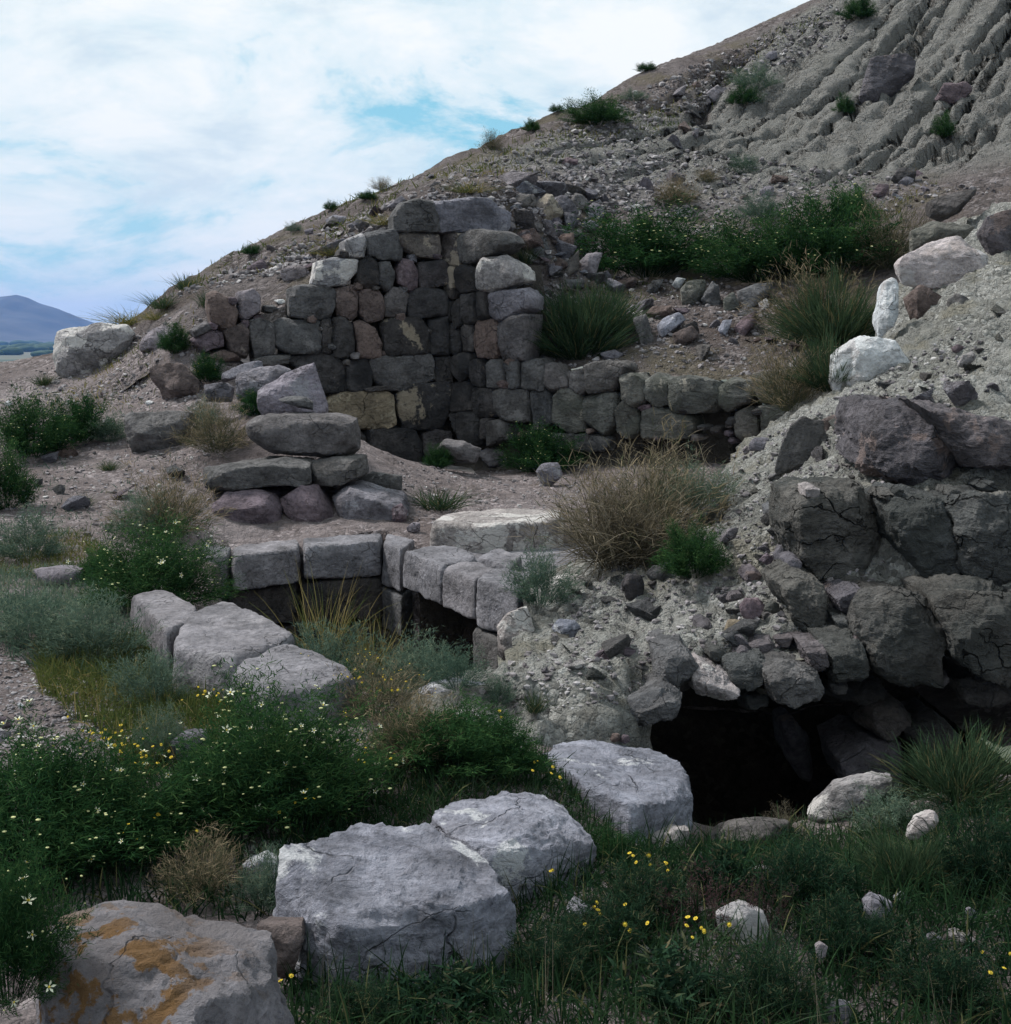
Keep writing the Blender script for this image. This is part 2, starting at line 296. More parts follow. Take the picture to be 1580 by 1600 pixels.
B_PTS += [(x, 6.15, -.75) for x in (.75, 1.1, 1.5, 2.0, 2.6, 3.4, 5)] + [(1.2,11.3,-.1),(1.75,11.6,0),(2.25,12.2,.3),(2.6,12.9,.45),(3.0,13.1,.9),(3.5,14.6,1.5),(.55,10.9,-.4),(-.05,9.7,-.3),(-.1,10.3,-.6),(-.75,6.6,-.15),(-.6,5.7,-.15),(-.3,7.9,-.1),(.2,5.0,-.35),(.28,5.55,-.35),(.5,5.7,-.35)]
RG, RH, RB = RBF(G_PTS, .25), RBF(H_PTS, .4), RBF(B_PTS, .12)
PIT = [tuple(Uz(a, b, .04)[:2]) for a, b in [(345,861),(606,837),(640,852),(700,880),(765,905),(835,950),(770,1060),(700,1075),(545,1062),(440,1000),(330,945)]]
_a, _b = Uz(612, 846, .04)[:2], Uz(800, 930, .04)[:2]; _t = (_b - _a) / np.linalg.norm(_b - _a); _o = np.array([-_t[1], _t[0]]); _o = _o if _o[0] > 0 else -_o; _c = _a + (_b - _a) * .44
NOTCH = [tuple(_c - _t * .6 - _o * .2), tuple(_c - _t * .6 + _o * 1.5), tuple(_c + _t * .6 + _o * 1.5), tuple(_c + _t * .6 - _o * .2)]
CAVE = (.66, 2.45, 5.78, 8.3)
# the wall's line in plan
WA, WB_, WC, WD = U(280, 500, 16.3), U(705, 600, 17.3), U(780, 600, 16.75), U(1340, 600, 14.8)
WLINE = [WA[:2], WB_[:2], WC[:2], WD[:2]]
def wall_y(x): return np.interp(x, [p[0] for p in WLINE], [p[1] for p in WLINE])
def zG(x, y):
    x = np.asarray(x, float); y = np.asarray(y, float); z = RG(x, y)
    return np.where(in_poly(x, y, PIT) | in_poly(x, y, NOTCH), -1.1, z)
def zH(x, y): return RH(x, y)
def bank_ok(x, y): return (np.asarray(x) > -.95) & ~in_poly(x, y, PIT)

def grid_mesh(name, x0, x1, y0, y1, st, fn, keep, disp, mat, kind='structure'):
    nx, ny = int((x1 - x0) / st) + 1, int((y1 - y0) / st) + 1
    X, Y = np.meshgrid(np.linspace(x0, x1, nx), np.linspace(y0, y1, ny)); Z = fn(X, Y)
    V = np.stack([X, Y, Z], 2); gx = np.gradient(Z, axis=1) / st; gy = np.gradient(Z, axis=0) / st
    nn = np.stack([-gx, -gy, np.ones_like(Z)], 2); nn /= np.linalg.norm(nn, axis=2, keepdims=True)
    V = V.reshape(-1, 3); V = V + nn.reshape(-1, 3) * disp(V)[:, None]
    K = keep(X, Y, Z); idx = np.arange(nx * ny).reshape(ny, nx)
    q = np.stack([idx[:-1, :-1], idx[:-1, 1:], idx[1:, 1:], idx[1:, :-1]], 2)
    kq = K[:-1, :-1] & K[:-1, 1:] & K[1:, 1:] & K[1:, :-1]; q = q[kq]
    used = np.zeros(len(V), bool); used[q.ravel()] = True; mp = np.cumsum(used) - 1
    return V[used], mp[q]
bvhs = []
def add_terrain(name, V, F, mat):
    o = place(name, mesh_np(name, V, F, True, mats=[mat])); tag(o, kind='structure')
    bvhs.append(BVHTree.FromPolygons([tuple(v) for v in V], [tuple(f) for f in F])); return o

def dG(V): return (.05 * fbm(V * 1.4, 4, 3) + .028 * fbm(V * 6, 4, 8, .6) + .012 * fbm(V * 22, 2, 5)) * np.where(in_poly(V[:, 0], V[:, 1], PIT), .3, 1)
V, F = grid_mesh('ground', -12, 9, 1.2, 26, .06, zG, lambda X, Y, Z: ((Y < wall_y(X) + .15) | (X < WA[0] + .35)) & ~((X > CAVE[0]) & (X < CAVE[1]) & (Y > CAVE[2]) & (Y < CAVE[3])), dG, EARTH)
tag(add_terrain('ground', V, F, EARTH))

GD = np.array([-.6, -.8]); GU = np.array([.8, -.6])
def dH(V):
    u = V[:, :2] @ GU; w = V[:, :2] @ GD
    m = sstep(u, -15.3, -14.0) * sstep(V[:, 1], 22.4, 24.2)
    q = np.stack([u * 1.75 + .16 * vnoise(V * .7, 4) + .12 * vnoise(V * 3, 6), w * .10, 0 * u], 1)
    g = 1 - np.abs(fbm(q, 3, 31, .55)) * 2.1; gn = np.abs(fbm(q, 3, 31, .5)); gul = -.80 * np.exp(-gn * 24) * (.35 + .65 * sstep(vnoise(V * .45, 61), -.4, .4)) - .05 * np.exp(-gn * 4) - .20 * np.exp(-np.abs(fbm(np.stack([u * 3.6 + .4 * vnoise(V, 5), w * .3, 0 * u], 1), 2, 35)) * 12)
    rz = 1 - .75 * sstep(V[:, 1], 28, 33); lump = .12 * fbm(V * 1.1, 4, 12, .55) * rz + (.085 + .02 * m) * fbm(V * 2.6, 5, 14, .6, True) * (.5 + .5 * m) * rz + (.05 + .045 * m) * fbm(V * 6, 4, 19, .65, True)
    return gul * m + lump * np.clip((V[:, 1] - 15.2) / 4, .25, 1)
V, F = grid_mesh('hillside', -10, 26, 14.2, 46, .082, zH, lambda X, Y, Z: (Y > wall_y(X) + .22) & ((X > WA[0]) | (Y > 16.7)), dH, EARTHH)
add_terrain('hillside', V, F, EARTHH)

def dB(V):
    f = sstep(V[:, 0], -.9, -.4)
    return f * (.085 * fbm(V * 2.2, 4, 41, .55) + .085 * fbm(V * 5.5, 4, 44, .6, True) + .034 * fbm(V * 17, 3, 47, .6, True) + .012 * fbm(V * 50, 2, 49))
LIPX = [.55, .7, .85, 1.1, 1.5, 2.0, 2.6, 4, 9]; LIPZ = [-.2, -.05, .04, .03, .10, .26, .28, .28, .28]
def lipz(X): return np.interp(X, LIPX, LIPZ) + .035 * np.sin(X * 9) + .025 * np.sin(X * 23 + 1)
def keepB(X, Y, Z):
    cut = ((X > .40) & (Y < 5.9)) | (X > .72) & (Y < 7.3) & (RB(X, Y) < lipz(X) - .22) & (Y > 5.0)
    return (X > -.95) & (Y < np.interp(X, [c[0] for c in CONT], [c[1] for c in CONT]) + 1.3) & ~in_poly(X, Y, PIT) & ~cut & (Z > RG(X, Y) - .35)
CONT = [tuple(U(*q)[:2]) for q in [(840,905,9.1),(1000,840,9.75),(1130,772,10.1),(1160,720,10.5),(1230,665,10.9),(1300,612,11.4),(1345,560,12.3),(1390,500,13.6),(1430,470,16)]]
def zB(X, Y):
    cy = np.interp(X, [c[0] for c in CONT], [c[1] for c in CONT]); z = RB(X, Y) - 1.9 * np.clip((Y - cy) * .75, 0, None) * (X > CONT[0][0]); return np.where((X > .72) & (Y < 7.3), np.maximum(z, lipz(X)), z)
V, F = grid_mesh('earth_bank', -1, 8, 5.0, 16.2, .036, zB, keepB, dB, EARTHB)
lab = np.arange(len(V))                      # keep the largest connected piece only
for _ in range(400):
    mn = lab[F].min(1); old = lab.copy()
    for c_ in range(4): np.minimum.at(lab, F[:, c_], mn)
    lab = lab[lab]
    if (old == lab).all(): break
big = np.bincount(lab).argmax(); F = F[(lab[F] == big).all(1)]; used = np.zeros(len(V), bool); used[F.ravel()] = True; mp_ = np.cumsum(used) - 1; V, F = V[used], mp_[F]
# turn the rim of the opening inwards, so that the bank has a thick roof over the tomb
ed = {}
for f in F:
    for a, b in zip(f, np.roll(f, -1)):
        k = (min(a, b), max(a, b)); ed[k] = ed.get(k, 0) + 1
rim = [k for k, n in ed.items() if n == 1 and V[k[0], 0] > .76 and V[k[0], 1] < 7.3 and V[k[0], 2] < .45 and V[k[1], 0] > .76 and V[k[0], 1] > 5.5]
V = list(V); F = [tuple(f) for f in F]; lay = {}
def inner(i, k):
    if (i, k) not in lay:
        p = V[i]; lay[(i, k)] = len(V); V.append(np.array([p[0] + .05 * k * (1 if p[0] < 1 else 0), p[1] + .4 * k, p[2] + .05 * math.sin(i * .9 + k) + .02 * k]))
    return lay[(i, k)] 
for a, b in rim:
    pa, pb = a, b
    for k in range(1, 5):
        na, nb = inner(a, k), inner(b, k); F.append((pa, pb, nb, na)); pa, pb = na, nb
V = np.array(V); F = np.array(F)
add_terrain('earth_bank', V, F, EARTHB)

def hit(px, py, dflt=None):
    "where the ray through a photo pixel meets the terrain"
    d = Vector(Udir(px, py)).normalized(); best = None
    for b in bvhs:
        h = b.ray_cast(Vector(EYE), d)
        if h[0] is not None and (best is None or h[3] < best[1]): best = (h[0], h[3])
    if best is None: return hit(px, py + 5)
    return np.array(best[0])
def drop(x, y, top=60.0):
    "terrain height under a point"
    z = None
    for b in bvhs:
        h = b.ray_cast(Vector((x, y, top)), Vector((0, 0, -1)))
        if h[0] is not None and (z is None or h[0].z > z[0]): z = (h[0].z, h[1])
    return z if z else (0.0, Vector((0, 0, 1)))

# ------------------------------------------------------------------ plain, mountain, distant trees
ang = np.linspace(0, 2 * np.pi, 73)[:-1]; rr = np.array([0, 60, 300, 1000, 3000, 7000, 15000.0])
V = np.array([(r * math.cos(a), r * math.sin(a), -28.0) for r in rr for a in ang]); nA = len(ang)
F = np.array([(i * nA + j, i * nA + (j + 1) % nA, (i + 1) * nA + (j + 1) % nA, (i + 1) * nA + j) for i in range(1, len(rr) - 1) for j in range(nA)] + [(i_, i_, i_, i_) for i_ in []], int).reshape(-1, 4)
m = MB('plain_fields'); v = m.coord(False)
PLAIN = m.out(m.mix(m.ramp(m.voro(m.map(v, (.004, .0016, 1)), 1.0, out='Color'), [(.3, 0.0), (.7, 1.0)]), (.05, .065, .04), (.115, .11, .08)), .95)
tag(place('plain', mesh_np('plain', V, F, True, mats=[PLAIN])), kind='structure')
YM = 9000.0
prof = [(-1500, 520), (-900, 500), (-500, 478), (-300, 492), (-150, 470), (-40, 466), (0, 463), (28, 460), (45, 464), (62, 473), (85, 479), (105, 488), (125, 498), (145, 509), (175, 516), (230, 522), (330, 531), (500, 540), (900, 540)]
xs = np.linspace(U(-1500, 520, YM)[0], U(900, 520, YM)[0], 420); pxs = [U(a, 500, YM)[0] for a, _ in prof]; pzs = [U(a, b, YM)[2] for a, b in prof]
ys = np.linspace(-2200, 2600, 60); X, Yg = np.meshgrid(xs, ys); crest = np.interp(X, pxs, pzs) + 28
fall = np.clip(1 - np.abs(Yg) / 2200, 0, 1) ** 1.15; Q = np.stack([X / 420, Yg / 420, 0 * X], 2).reshape(-1, 3)
Z = -29 + crest * fall * (1 + (.22 * fbm(Q, 5, 60, .55, True).reshape(X.shape) - .05) * (1 - fall ** 6)) + 8 * fbm(Q * 4, 3, 66).reshape(X.shape) * fall
V = np.stack([X, Yg + YM, Z], 2).reshape(-1, 3); idx = np.arange(X.size).reshape(X.shape)
F = np.stack([idx[:-1, :-1], idx[:-1, 1:], idx[1:, 1:], idx[1:, :-1]], 2).reshape(-1, 4)
m = MB('mountain_rock'); v = m.coord(False)
MOUNT = m.out(m.ramp(m.noise(v, .004, 6, .6), [(.35, (.04, .038, .036)), (.65, (.075, .068, .06))]), .95)
tag(place('mountain', mesh_np('mountain', V, F, True, mats=[MOUNT])), kind='structure')

# ------------------------------------------------------------------ rocks
ICO, CUBE = {}, {}
def ico(sub):
    if sub not in ICO:
        bm = bmesh.new(); bmesh.ops.create_icosphere(bm, subdivisions=sub, radius=1.0)
        ICO[sub] = (np.array([v.co[:] for v in bm.verts]), np.array([[v.index for v in f.verts] for f in bm.faces])); bm.free()
        d = ICO[sub][0]; d /= np.linalg.norm(d, axis=1, keepdims=True)
    return ICO[sub]
def cube_dirs(sub):
    "directions of a finely divided cube: the corners and edges of squarish stones stay crisp"
    if sub not in CUBE:
        n = {2: 5, 3: 13, 4: 24, 5: 46}[sub]; key, V, F = {}, [], []
        def vid(p):
            k = tuple(np.round(p, 6))
            if k not in key: key[k] = len(V); V.append(p)
            return key[k]
        t = np.linspace(-1, 1, n + 1); t = np.tan(t * .72) / np.tan(.72)
        for ax in range(3):
            for s in (-1, 1):
                g = [[None] * (n + 1) for _ in range(n + 1)]
                for i in range(n + 1):
                    for j in range(n + 1):
                        p = np.zeros(3); p[ax] = s; p[(ax + 1) % 3] = t[i]; p[(ax + 2) % 3] = t[j]; g[i][j] = vid(p)
                for i in range(n):
                    for j in range(n):
                        q = (g[i][j], g[i + 1][j], g[i + 1][j + 1], g[i][j + 1]); F.append(q if s > 0 else q[::-1])
        V = np.array(V); V /= np.linalg.norm(V, axis=1, keepdims=True); CUBE[sub] = (V, np.array(F))
    return CUBE[sub]
def hull_planes(pts):
    bm = bmesh.new()
    for p in pts: bm.verts.new(p)
    r = bmesh.ops.convex_hull(bm, input=bm.verts); pl = []
    for f in bm.faces:
        f.normal_update(); c = np.array(f.calc_center_median()); n = np.array(f.normal)
        if np.dot(n, c) < 0: n = -n
        pl.append((n, np.dot(n, c)))
    bm.free(); return pl
def rock_geo(pts, sub=3, p=110, amp=.045, cuts=8, seed=0, rough=1.0, front=True, lo_=.84, hi_=.97):
    "rounded, chipped stone that fills the convex hull of pts; returns V, F"
    pts = np.array(pts, float); lo, hi = pts.min(0), pts.max(0); c = (lo + hi) / 2; e = np.maximum((hi - lo) / 2, 1e-3)
    q = (pts - c) / e; rs = np.random.default_rng(seed + 991)
    pl = hull_planes(q); D, F = cube_dirs(sub)
    for k in range(cuts):
        n = rs.normal(size=3) * ((.62, .3, .62) if front else (1, 1, 1)); n[1] -= .85 if front else 0; n[2] += .12 if front else 0; n /= np.linalg.norm(n); s = (q @ n).max(); pl.append((n, s * rs.uniform(lo_, hi_)))
    n = np.array([a for a, _ in pl]); d = np.array([max(b, .05) for _, b in pl])
    t = np.clip(D @ n.T, 0, None) / d; r = (t ** p).sum(1) ** (-1.0 / p) * 1.01
    Vq = D * r[:, None]; Vw = c + Vq * e; size = float(np.exp(np.log(e).mean()))
    u = Vw / size + seed * 3.17
    st = fbm(u * 1.5 + 7, 3, seed % 71, .5) * 5; st = (np.floor(st) + sstep(st - np.floor(st), .62, 1.0)) / 5
    dis = amp * (1.9 * st + 1.0 * fbm(u * 1.1, 3, seed % 97) + .8 * rough * fbm(u * 2.6, 4, seed % 89, .6, True) * .7 + .42 * rough * fbm(u * 7, 4, seed % 83, .62, True))
    dirs = (Vq / e); dirs /= np.linalg.norm(dirs, axis=1, keepdims=True)
    return Vw + dirs * (dis * size)[:, None], F
def rock_obj(name, pts, mat, sub=3, parent=None, smooth=True, **k):
    Vw, F = rock_geo(pts, sub, **k); c = (Vw.min(0) + Vw.max(0)) / 2; base = np.array([c[0], c[1], Vw[:, 2].min()])
    me = mesh_np(name, Vw - base, F, smooth, mats=[mat]); me.set_sharp_from_angle(angle=R(22)); o = place(name, me, parent)
    o.location = Vector(base) - (parent.location if parent else Vector((0, 0, 0))); return o
def inset(poly, k, up=0.0):
    a = np.array(poly, float); c = a.mean(0); h = a[:, 1].max() - a[:, 1].min(); b = c + (a - c) * k; b[:, 1] += up * h; return b
SEED = [100]
def nseed(): SEED[0] += 1; return SEED[0]

Z1 = (0, 400, .31646); Z2 = (300, 280, .25316); Z3 = (600, 280, .25316); Z4 = (900, 280, .31646); Z5 = (250, 600, .31646); Z6 = (600, 680, .37975)
Z7 = (1080, 300, .31646); Z8 = (1080, 600, .31646); ZC = (0, 1000, .37975); ZD = (400, 1000, .37975); ZE = (980, 1000, .37975); ZU = (780, 0, .50633); ZF = (0, 0, 1.0)
def P(z, s):
    "'x,y x,y ...' in the coordinates of an enlarged crop -> photo pixels"
    return [(z[0] + float(a) * z[2], z[1] + float(b) * z[2]) for a, b in (t.split(',') for t in s.split())]
# ------------------------------------------------------------------ the L-shaped masonry wall
SEGS = [(WA, WB_), (WB_, WC), (WC, WD)]
def seg_frame(i):
    a, b = SEGS[i]; t = np.array([b[0] - a[0], b[1] - a[1], 0]); t /= np.linalg.norm(t); n = np.array([t[1], -t[0], 0])
    return a, t, (n if n[1] < 0 else -n)
def wall_stone(poly, seg, mat, parent, depth=.36):
    a, t, n = seg_frame(seg); s = nseed(); rs = np.random.default_rng(s)
    f = np.array([Upl(x, y, a, n) for x, y in inset(poly, 1.095)]); c = f.mean(0); bul = rs.uniform(.05, .10)
    k = rs.uniform(.80, 1.0, (len(f), 1)); pts = np.concatenate([c + (f - c) * k + n * bul * rs.uniform(.6, 1.2, (len(f), 1)), c + (f - c) * .985 + n * bul * .25, f - n * .05, c + (f - c) * .92 - n * depth])
    return rock_obj('stone', pts, mat, 3, parent, p=110, amp=.052, cuts=6, seed=s, hi_=.96)
W_REAR = [
 ('1250,230 1300,150 1400,130 1480,150 1520,320 1250,320', GREY), ('1070,340 1250,315 1300,430 1290,495 1180,500 1090,470', GREY), ('1270,330 1400,315 1520,340 1525,440 1500,490 1380,480 1300,430', PLAST2),
 ('945,385 1050,335 1070,380 1060,480 950,475', CHALK), ('755,640 780,510 900,490 1020,495 1010,560 940,655 800,655', CHALK), ('1020,500 1100,470 1140,520 1145,640 1070,675 1015,640', DARK),
 ('1150,520 1220,510 1245,600 1235,660 1200,690 1155,640', GREY), ('1265,560 1300,490 1350,500 1390,560 1385,670 1340,690 1270,640', PURP), ('1330,470 1385,465 1385,510 1340,515', LAV), ('1400,520 1540,500 1580,530 1580,650 1410,680', DARK),
 ('610,690 650,670 830,660 880,690 875,790 850,850 720,865 615,840', GREY), ('885,680 990,660 1020,700 1020,840 980,865 900,830', BROWN), ('1030,700 1080,680 1160,690 1190,800 1180,860 1080,880 1040,820', BROWN), ('1190,740 1230,670 1290,670 1330,720 1310,830 1250,850 1195,840', GREY),
 ('1340,690 1440,675 1570,690 1570,840 1340,850', DARK), ('100,720 150,700 230,740 275,820 260,900 200,935 130,900 105,800', BROWN), ('290,700 380,680 415,730 420,810 330,875 290,860', LAV), ('200,940 310,890 355,930 350,1040 330,1100 240,1060', BROWN),
 ('360,880 420,860 510,910 505,1050 480,1100 380,1105 360,1000', GREY), ('515,900 570,870 780,880 785,1060 760,1075 600,1075 515,1020', GREY), ('795,880 855,865 860,1075 800,1070', DARK), ('865,870 930,860 975,900 1000,1060 960,1105 870,1090', DARK),
 ('1000,890 1050,880 1130,920 1165,1010 1155,1100 1030,1100', BROWN), ('1180,880 1230,855 1400,865 1455,920 1455,1060 1400,1085 1190,1085', PLAST), ('1465,880 1580,850 1580,1080 1470,1075', DARK), ('600,1110 780,1080 900,1100 945,1160 940,1310 800,1300 700,1220', DARK),
 ('955,1130 1090,1110 1110,1180 1105,1310 960,1320', DARK), ('1115,1110 1200,1090 1450,1085 1490,1130 1480,1230 1380,1275 1300,1300 1180,1290 1130,1220', GREY), ('850,1370 900,1330 1180,1305 1235,1330 1245,1500 1200,1525 1000,1530 850,1450', BEIGE),
 ('0,990 120,920 185,950 195,1030 80,1060', PURP), ('0,930 90,880 130,930 20,975', GREY), ('90,1100 190,1055 270,1080 300,1110 200,1130', BROWN), ('370,1110 450,1095 600,1080 590,1140 400,1150', GREY)]
W_REAR3 = [('300,150 480,130 640,125 770,210 760,300 720,320 330,325', LAV), ('90,1340 160,1280 390,1260 405,1400 380,1500 330,1535 130,1530 100,1450', PLAST), ('310,1110 410,1090 420,1250 310,1250', DARK)]
W_REAR5 = [('1020,250 1080,220 1250,230 1285,290 1270,400 1180,445 1090,440 1030,380', DARK), ('1300,250 1360,225 1430,240 1435,330 1370,390 1300,340', DARK), ('960,210 1010,260 1015,400 960,360', DARK), ('1440,310 1500,280 1570,310 1570,390 1440,380', DARK), ('1010,20 1160,0 1160,25 1020,40', DARK)]
W_CORNER = [
 ('350,340 460,335 470,420 485,530 400,530 360,440', PLAST2), ('470,350 550,320 720,340 755,390 690,450 600,500 530,525 490,510', GREY), ('365,540 455,540 460,620 430,740 390,700', PLAST2), ('460,560 510,530 580,560 585,690 490,710 450,660', DARK),
 ('585,700 640,690 655,850 600,870', DARK), ('495,720 580,700 580,870 530,900 500,850', DARK), ('440,780 490,740 500,860 520,890 460,920', DARK), ('390,730 430,760 430,870 395,880', DARK), ('400,890 480,930 490,1000 470,1080 410,1070', DARK), ('495,920 530,890 570,920 570,1060 500,1060', DARK),
 ('575,890 620,865 710,880 720,1000 700,1105 590,1090', BROWN), ('430,1110 480,1070 550,1080 540,1200 490,1245 430,1180', DARK), ('540,1130 590,1100 620,1150 620,1280 560,1270', DARK), ('410,1260 540,1260 550,1420 420,1430', DARK), ('555,1290 690,1300 700,1460 560,1470', DARK),
 ('410,1440 460,1430 480,1580 400,1580', DARK), ('470,1450 560,1440 600,1520 590,1640 490,1640', DARK), ('650,1500 740,1490 770,1600 660,1640', GREY), ('610,1480 650,1480 650,1600 610,1600', DARK)]
W_RIGHT3 = [
 ('580,560 620,490 740,480 840,560 855,620 760,670 650,695 590,670', CHALK), ('655,710 860,675 910,730 910,800 830,840 720,870 665,830', LAV), ('720,890 800,850 900,840 890,960 870,1110 740,1110 715,1000', GREY), ('630,1150 660,1120 740,1120 750,1270 710,1285 640,1280', GREY), ('755,1140 840,1120 850,1270 830,1285 775,1285', GREY),
 ('855,1130 960,1110 995,1150 995,1290 960,1300 860,1290', GREY), ('1000,1150 1040,1140 1140,1250 1135,1290 1030,1315 1000,1270', GREY), ('1145,1190 1240,1170 1260,1290 1210,1335 1150,1290', GREY), ('1250,1160 1300,1130 1470,1130 1500,1170 1410,1300 1270,1310', GREY), ('700,1310 900,1300 915,1500 740,1490 700,1400', GREY),
 ('915,1310 1000,1300 1040,1360 1045,1510 930,1520', GREY), ('1055,1350 1090,1305 1200,1310 1240,1440 1230,1550 1140,1565 1055,1490', GREEN), ('1230,1350 1300,1320 1440,1320 1460,1370 1430,1500 1350,1580 1240,1500', GREEN)]
W_RIGHT4 = [
 ('230,970 300,960 350,1000 340,1110 310,1125 240,1080', GREEN), ('345,1000 400,965 460,990 465,1110 400,1130 355,1080', GREEN), ('465,990 560,980 680,1000 710,1060 700,1140 610,1155 480,1140', GREEN), ('705,1030 760,985 860,1000 885,1050 850,1100 760,1145 720,1110', GREEN), ('875,970 960,960 1020,1010 1020,1090 930,1105 880,1050', GREEN),
 ('1025,990 1140,980 1160,1060 1060,1100 1030,1070', GREEN), ('205,1140 250,1095 310,1130 330,1230 260,1280 210,1240', GREEN), ('340,1140 400,1125 575,1165 590,1250 560,1280 340,1270', GREEN), ('790,1160 850,1130 900,1150 900,1270 830,1290 790,1260', GREEN), ('915,1120 1040,1110 1050,1180 930,1240', GREEN),
 ('1060,1110 1140,1095 1100,1150 1060,1170', GREEN), ('0,1260 60,1255 170,1280 150,1340 0,1340', GREY), ('1150,985 1240,990 1240,1080 1170,1090', GREEN), ('1060,1180 1150,1150 1200,1250 1080,1270', GREEN), ('-140,1260 -10,1260 -10,1340 -130,1350', GREY)]
rear = empty('rear_wall', tuple(U(500, 700, 17.0)[:2]) + (.1,), 'tall dry stone wall of dark fitted blocks facing the viewer below the left ridge', 'wall')
side = empty('side_wall', tuple(U(950, 700, 16.2)[:2]) + (.1,), 'dry stone wall of greenish grey blocks running right from the dark corner', 'wall')
prof_top = {0: [], 1: [], 2: []}
def run(lst, z, seg, parent):
    for s, m in lst:
        poly = P(z, s); a, t, n = seg_frame(seg); w = [Upl(x, y, a, n) for x, y in poly]
        prof_top[seg].append((min((p - a) @ t for p in w), max((p - a) @ t for p in w), max(p[2] for p in w)))
        wall_stone(poly, seg, m, parent)
run(W_REAR, Z2, 0, rear); run(W_REAR3, Z3, 0, rear); run(W_REAR5, Z5, 0, rear)
run(W_CORNER, Z3, 1, side); run(W_RIGHT3, Z3, 2, side); run(W_RIGHT4, Z4, 2, side)
def wedges(n, lst, box, seg, parent, lo, hi):
    polys = [inset(q, 1.0) for q in lst]; rs = np.random.default_rng(seg + 5); k = t = 0
    while k < n and t < 6000:
        t += 1; x, y = rs.uniform(box[0], box[2]), rs.uniform(box[1], box[3])
        if any(in_poly(x, y, [tuple(p) for p in q]) for q in polys): continue
        d = [np.hypot(q[:, 0].mean() - x, q[:, 1].mean() - y) for q in polys]
        if sorted(d)[2] > 62 or not any(q[:, 1].min() < y - 4 and abs(q[:, 0].mean() - x) < 40 for q in polys): continue
        r = rs.uniform(lo, hi); ph = rs.uniform(0, 6.28); w = [(x + r * 1.3 * math.cos(ph + a * 1.257) * rs.uniform(.7, 1.1), y + r * math.sin(ph + a * 1.257) * rs.uniform(.7, 1.1)) for a in range(5)]
        wall_stone(w, seg, [GREY, DARK, BROWN, PURP][rs.integers(4)], parent, .25); polys.append(np.array(w)); k += 1
wedges(26, [P(Z2, s) for s, _ in W_REAR] + [P(Z3, s) for s, _ in W_REAR3] + [P(Z5, s) for s, _ in W_REAR5], (330, 360, 700, 720), 0, rear, 5, 9)
wedges(22, [P(Z3, s) for s, _ in W_RIGHT3] + [P(Z4, s) for s, _ in W_RIGHT4], (780, 560, 1260, 690), 2, side, 5, 9)
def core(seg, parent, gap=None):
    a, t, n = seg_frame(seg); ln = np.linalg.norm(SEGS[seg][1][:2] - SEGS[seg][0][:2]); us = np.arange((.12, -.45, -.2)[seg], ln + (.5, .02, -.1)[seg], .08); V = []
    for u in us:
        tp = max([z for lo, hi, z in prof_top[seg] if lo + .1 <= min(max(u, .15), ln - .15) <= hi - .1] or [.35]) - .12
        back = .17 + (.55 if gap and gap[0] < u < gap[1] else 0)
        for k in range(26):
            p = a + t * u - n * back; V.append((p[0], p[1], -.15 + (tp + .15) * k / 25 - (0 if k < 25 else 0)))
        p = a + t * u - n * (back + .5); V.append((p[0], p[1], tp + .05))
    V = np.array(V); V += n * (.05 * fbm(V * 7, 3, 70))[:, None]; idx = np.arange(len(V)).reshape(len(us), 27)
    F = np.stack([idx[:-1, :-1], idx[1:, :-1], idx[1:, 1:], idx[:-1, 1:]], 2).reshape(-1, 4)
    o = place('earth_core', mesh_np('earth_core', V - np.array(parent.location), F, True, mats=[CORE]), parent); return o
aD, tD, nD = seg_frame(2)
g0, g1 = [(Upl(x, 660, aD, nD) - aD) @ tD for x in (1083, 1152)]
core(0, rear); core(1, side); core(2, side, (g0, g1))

# ------------------------------------------------------------------ low pier of long slabs on the pit's back edge
def slab(poly, Y, mat, parent, depth=.55, name='stone', sub=3, amp=.055, p=110, cuts=6):
    s = nseed(); rs = np.random.default_rng(s); f = np.array([U(x, y, Y) for x, y in poly]); c = f.mean(0); k = np.array([0, 1.0, 0])
    h = f[:, 2].max() - f[:, 2].min(); fi = c + (f - c) * rs.uniform(.55, .93, (len(f), 1)); fi[:, 2] -= .07 * h
    pts = np.concatenate([fi - k * .04, f + k * .08, c + (f - c) * .96 + k * depth * .7, c + (f - c) * .85 + k * depth])
    return rock_obj(name, pts, mat, sub, parent, p=p, amp=amp, cuts=cuts, seed=s)
pier = empty('slab_pier', U(450, 850, 12.3), 'low pier of long grey slabs stacked over purple boulders at the pit edge', 'wall')
for s, Y, m in [('410,200 470,170 620,155 860,165 950,195 970,320 930,360 760,365 560,350 430,260', 12.7, GREY), ('205,425 380,400 600,378 730,400 740,490 600,500 360,510 230,535 205,500', 12.3, GREY), ('745,385 860,370 1000,370 1010,450 900,495 770,520 745,480', 12.5, GREY),
    ('245,600 300,540 450,535 540,560 580,620 575,700 450,760 300,805 240,760', 12.1, PURP), ('580,580 690,515 760,520 860,690 820,730 700,765 660,720 620,640', 12.2, PURP), ('830,570 900,510 960,505 1190,580 1220,650 1150,700 980,735 900,690', 12.3, LAV)]:
    slab(P(Z5, s), Y, m, pier, .75, sub=4)

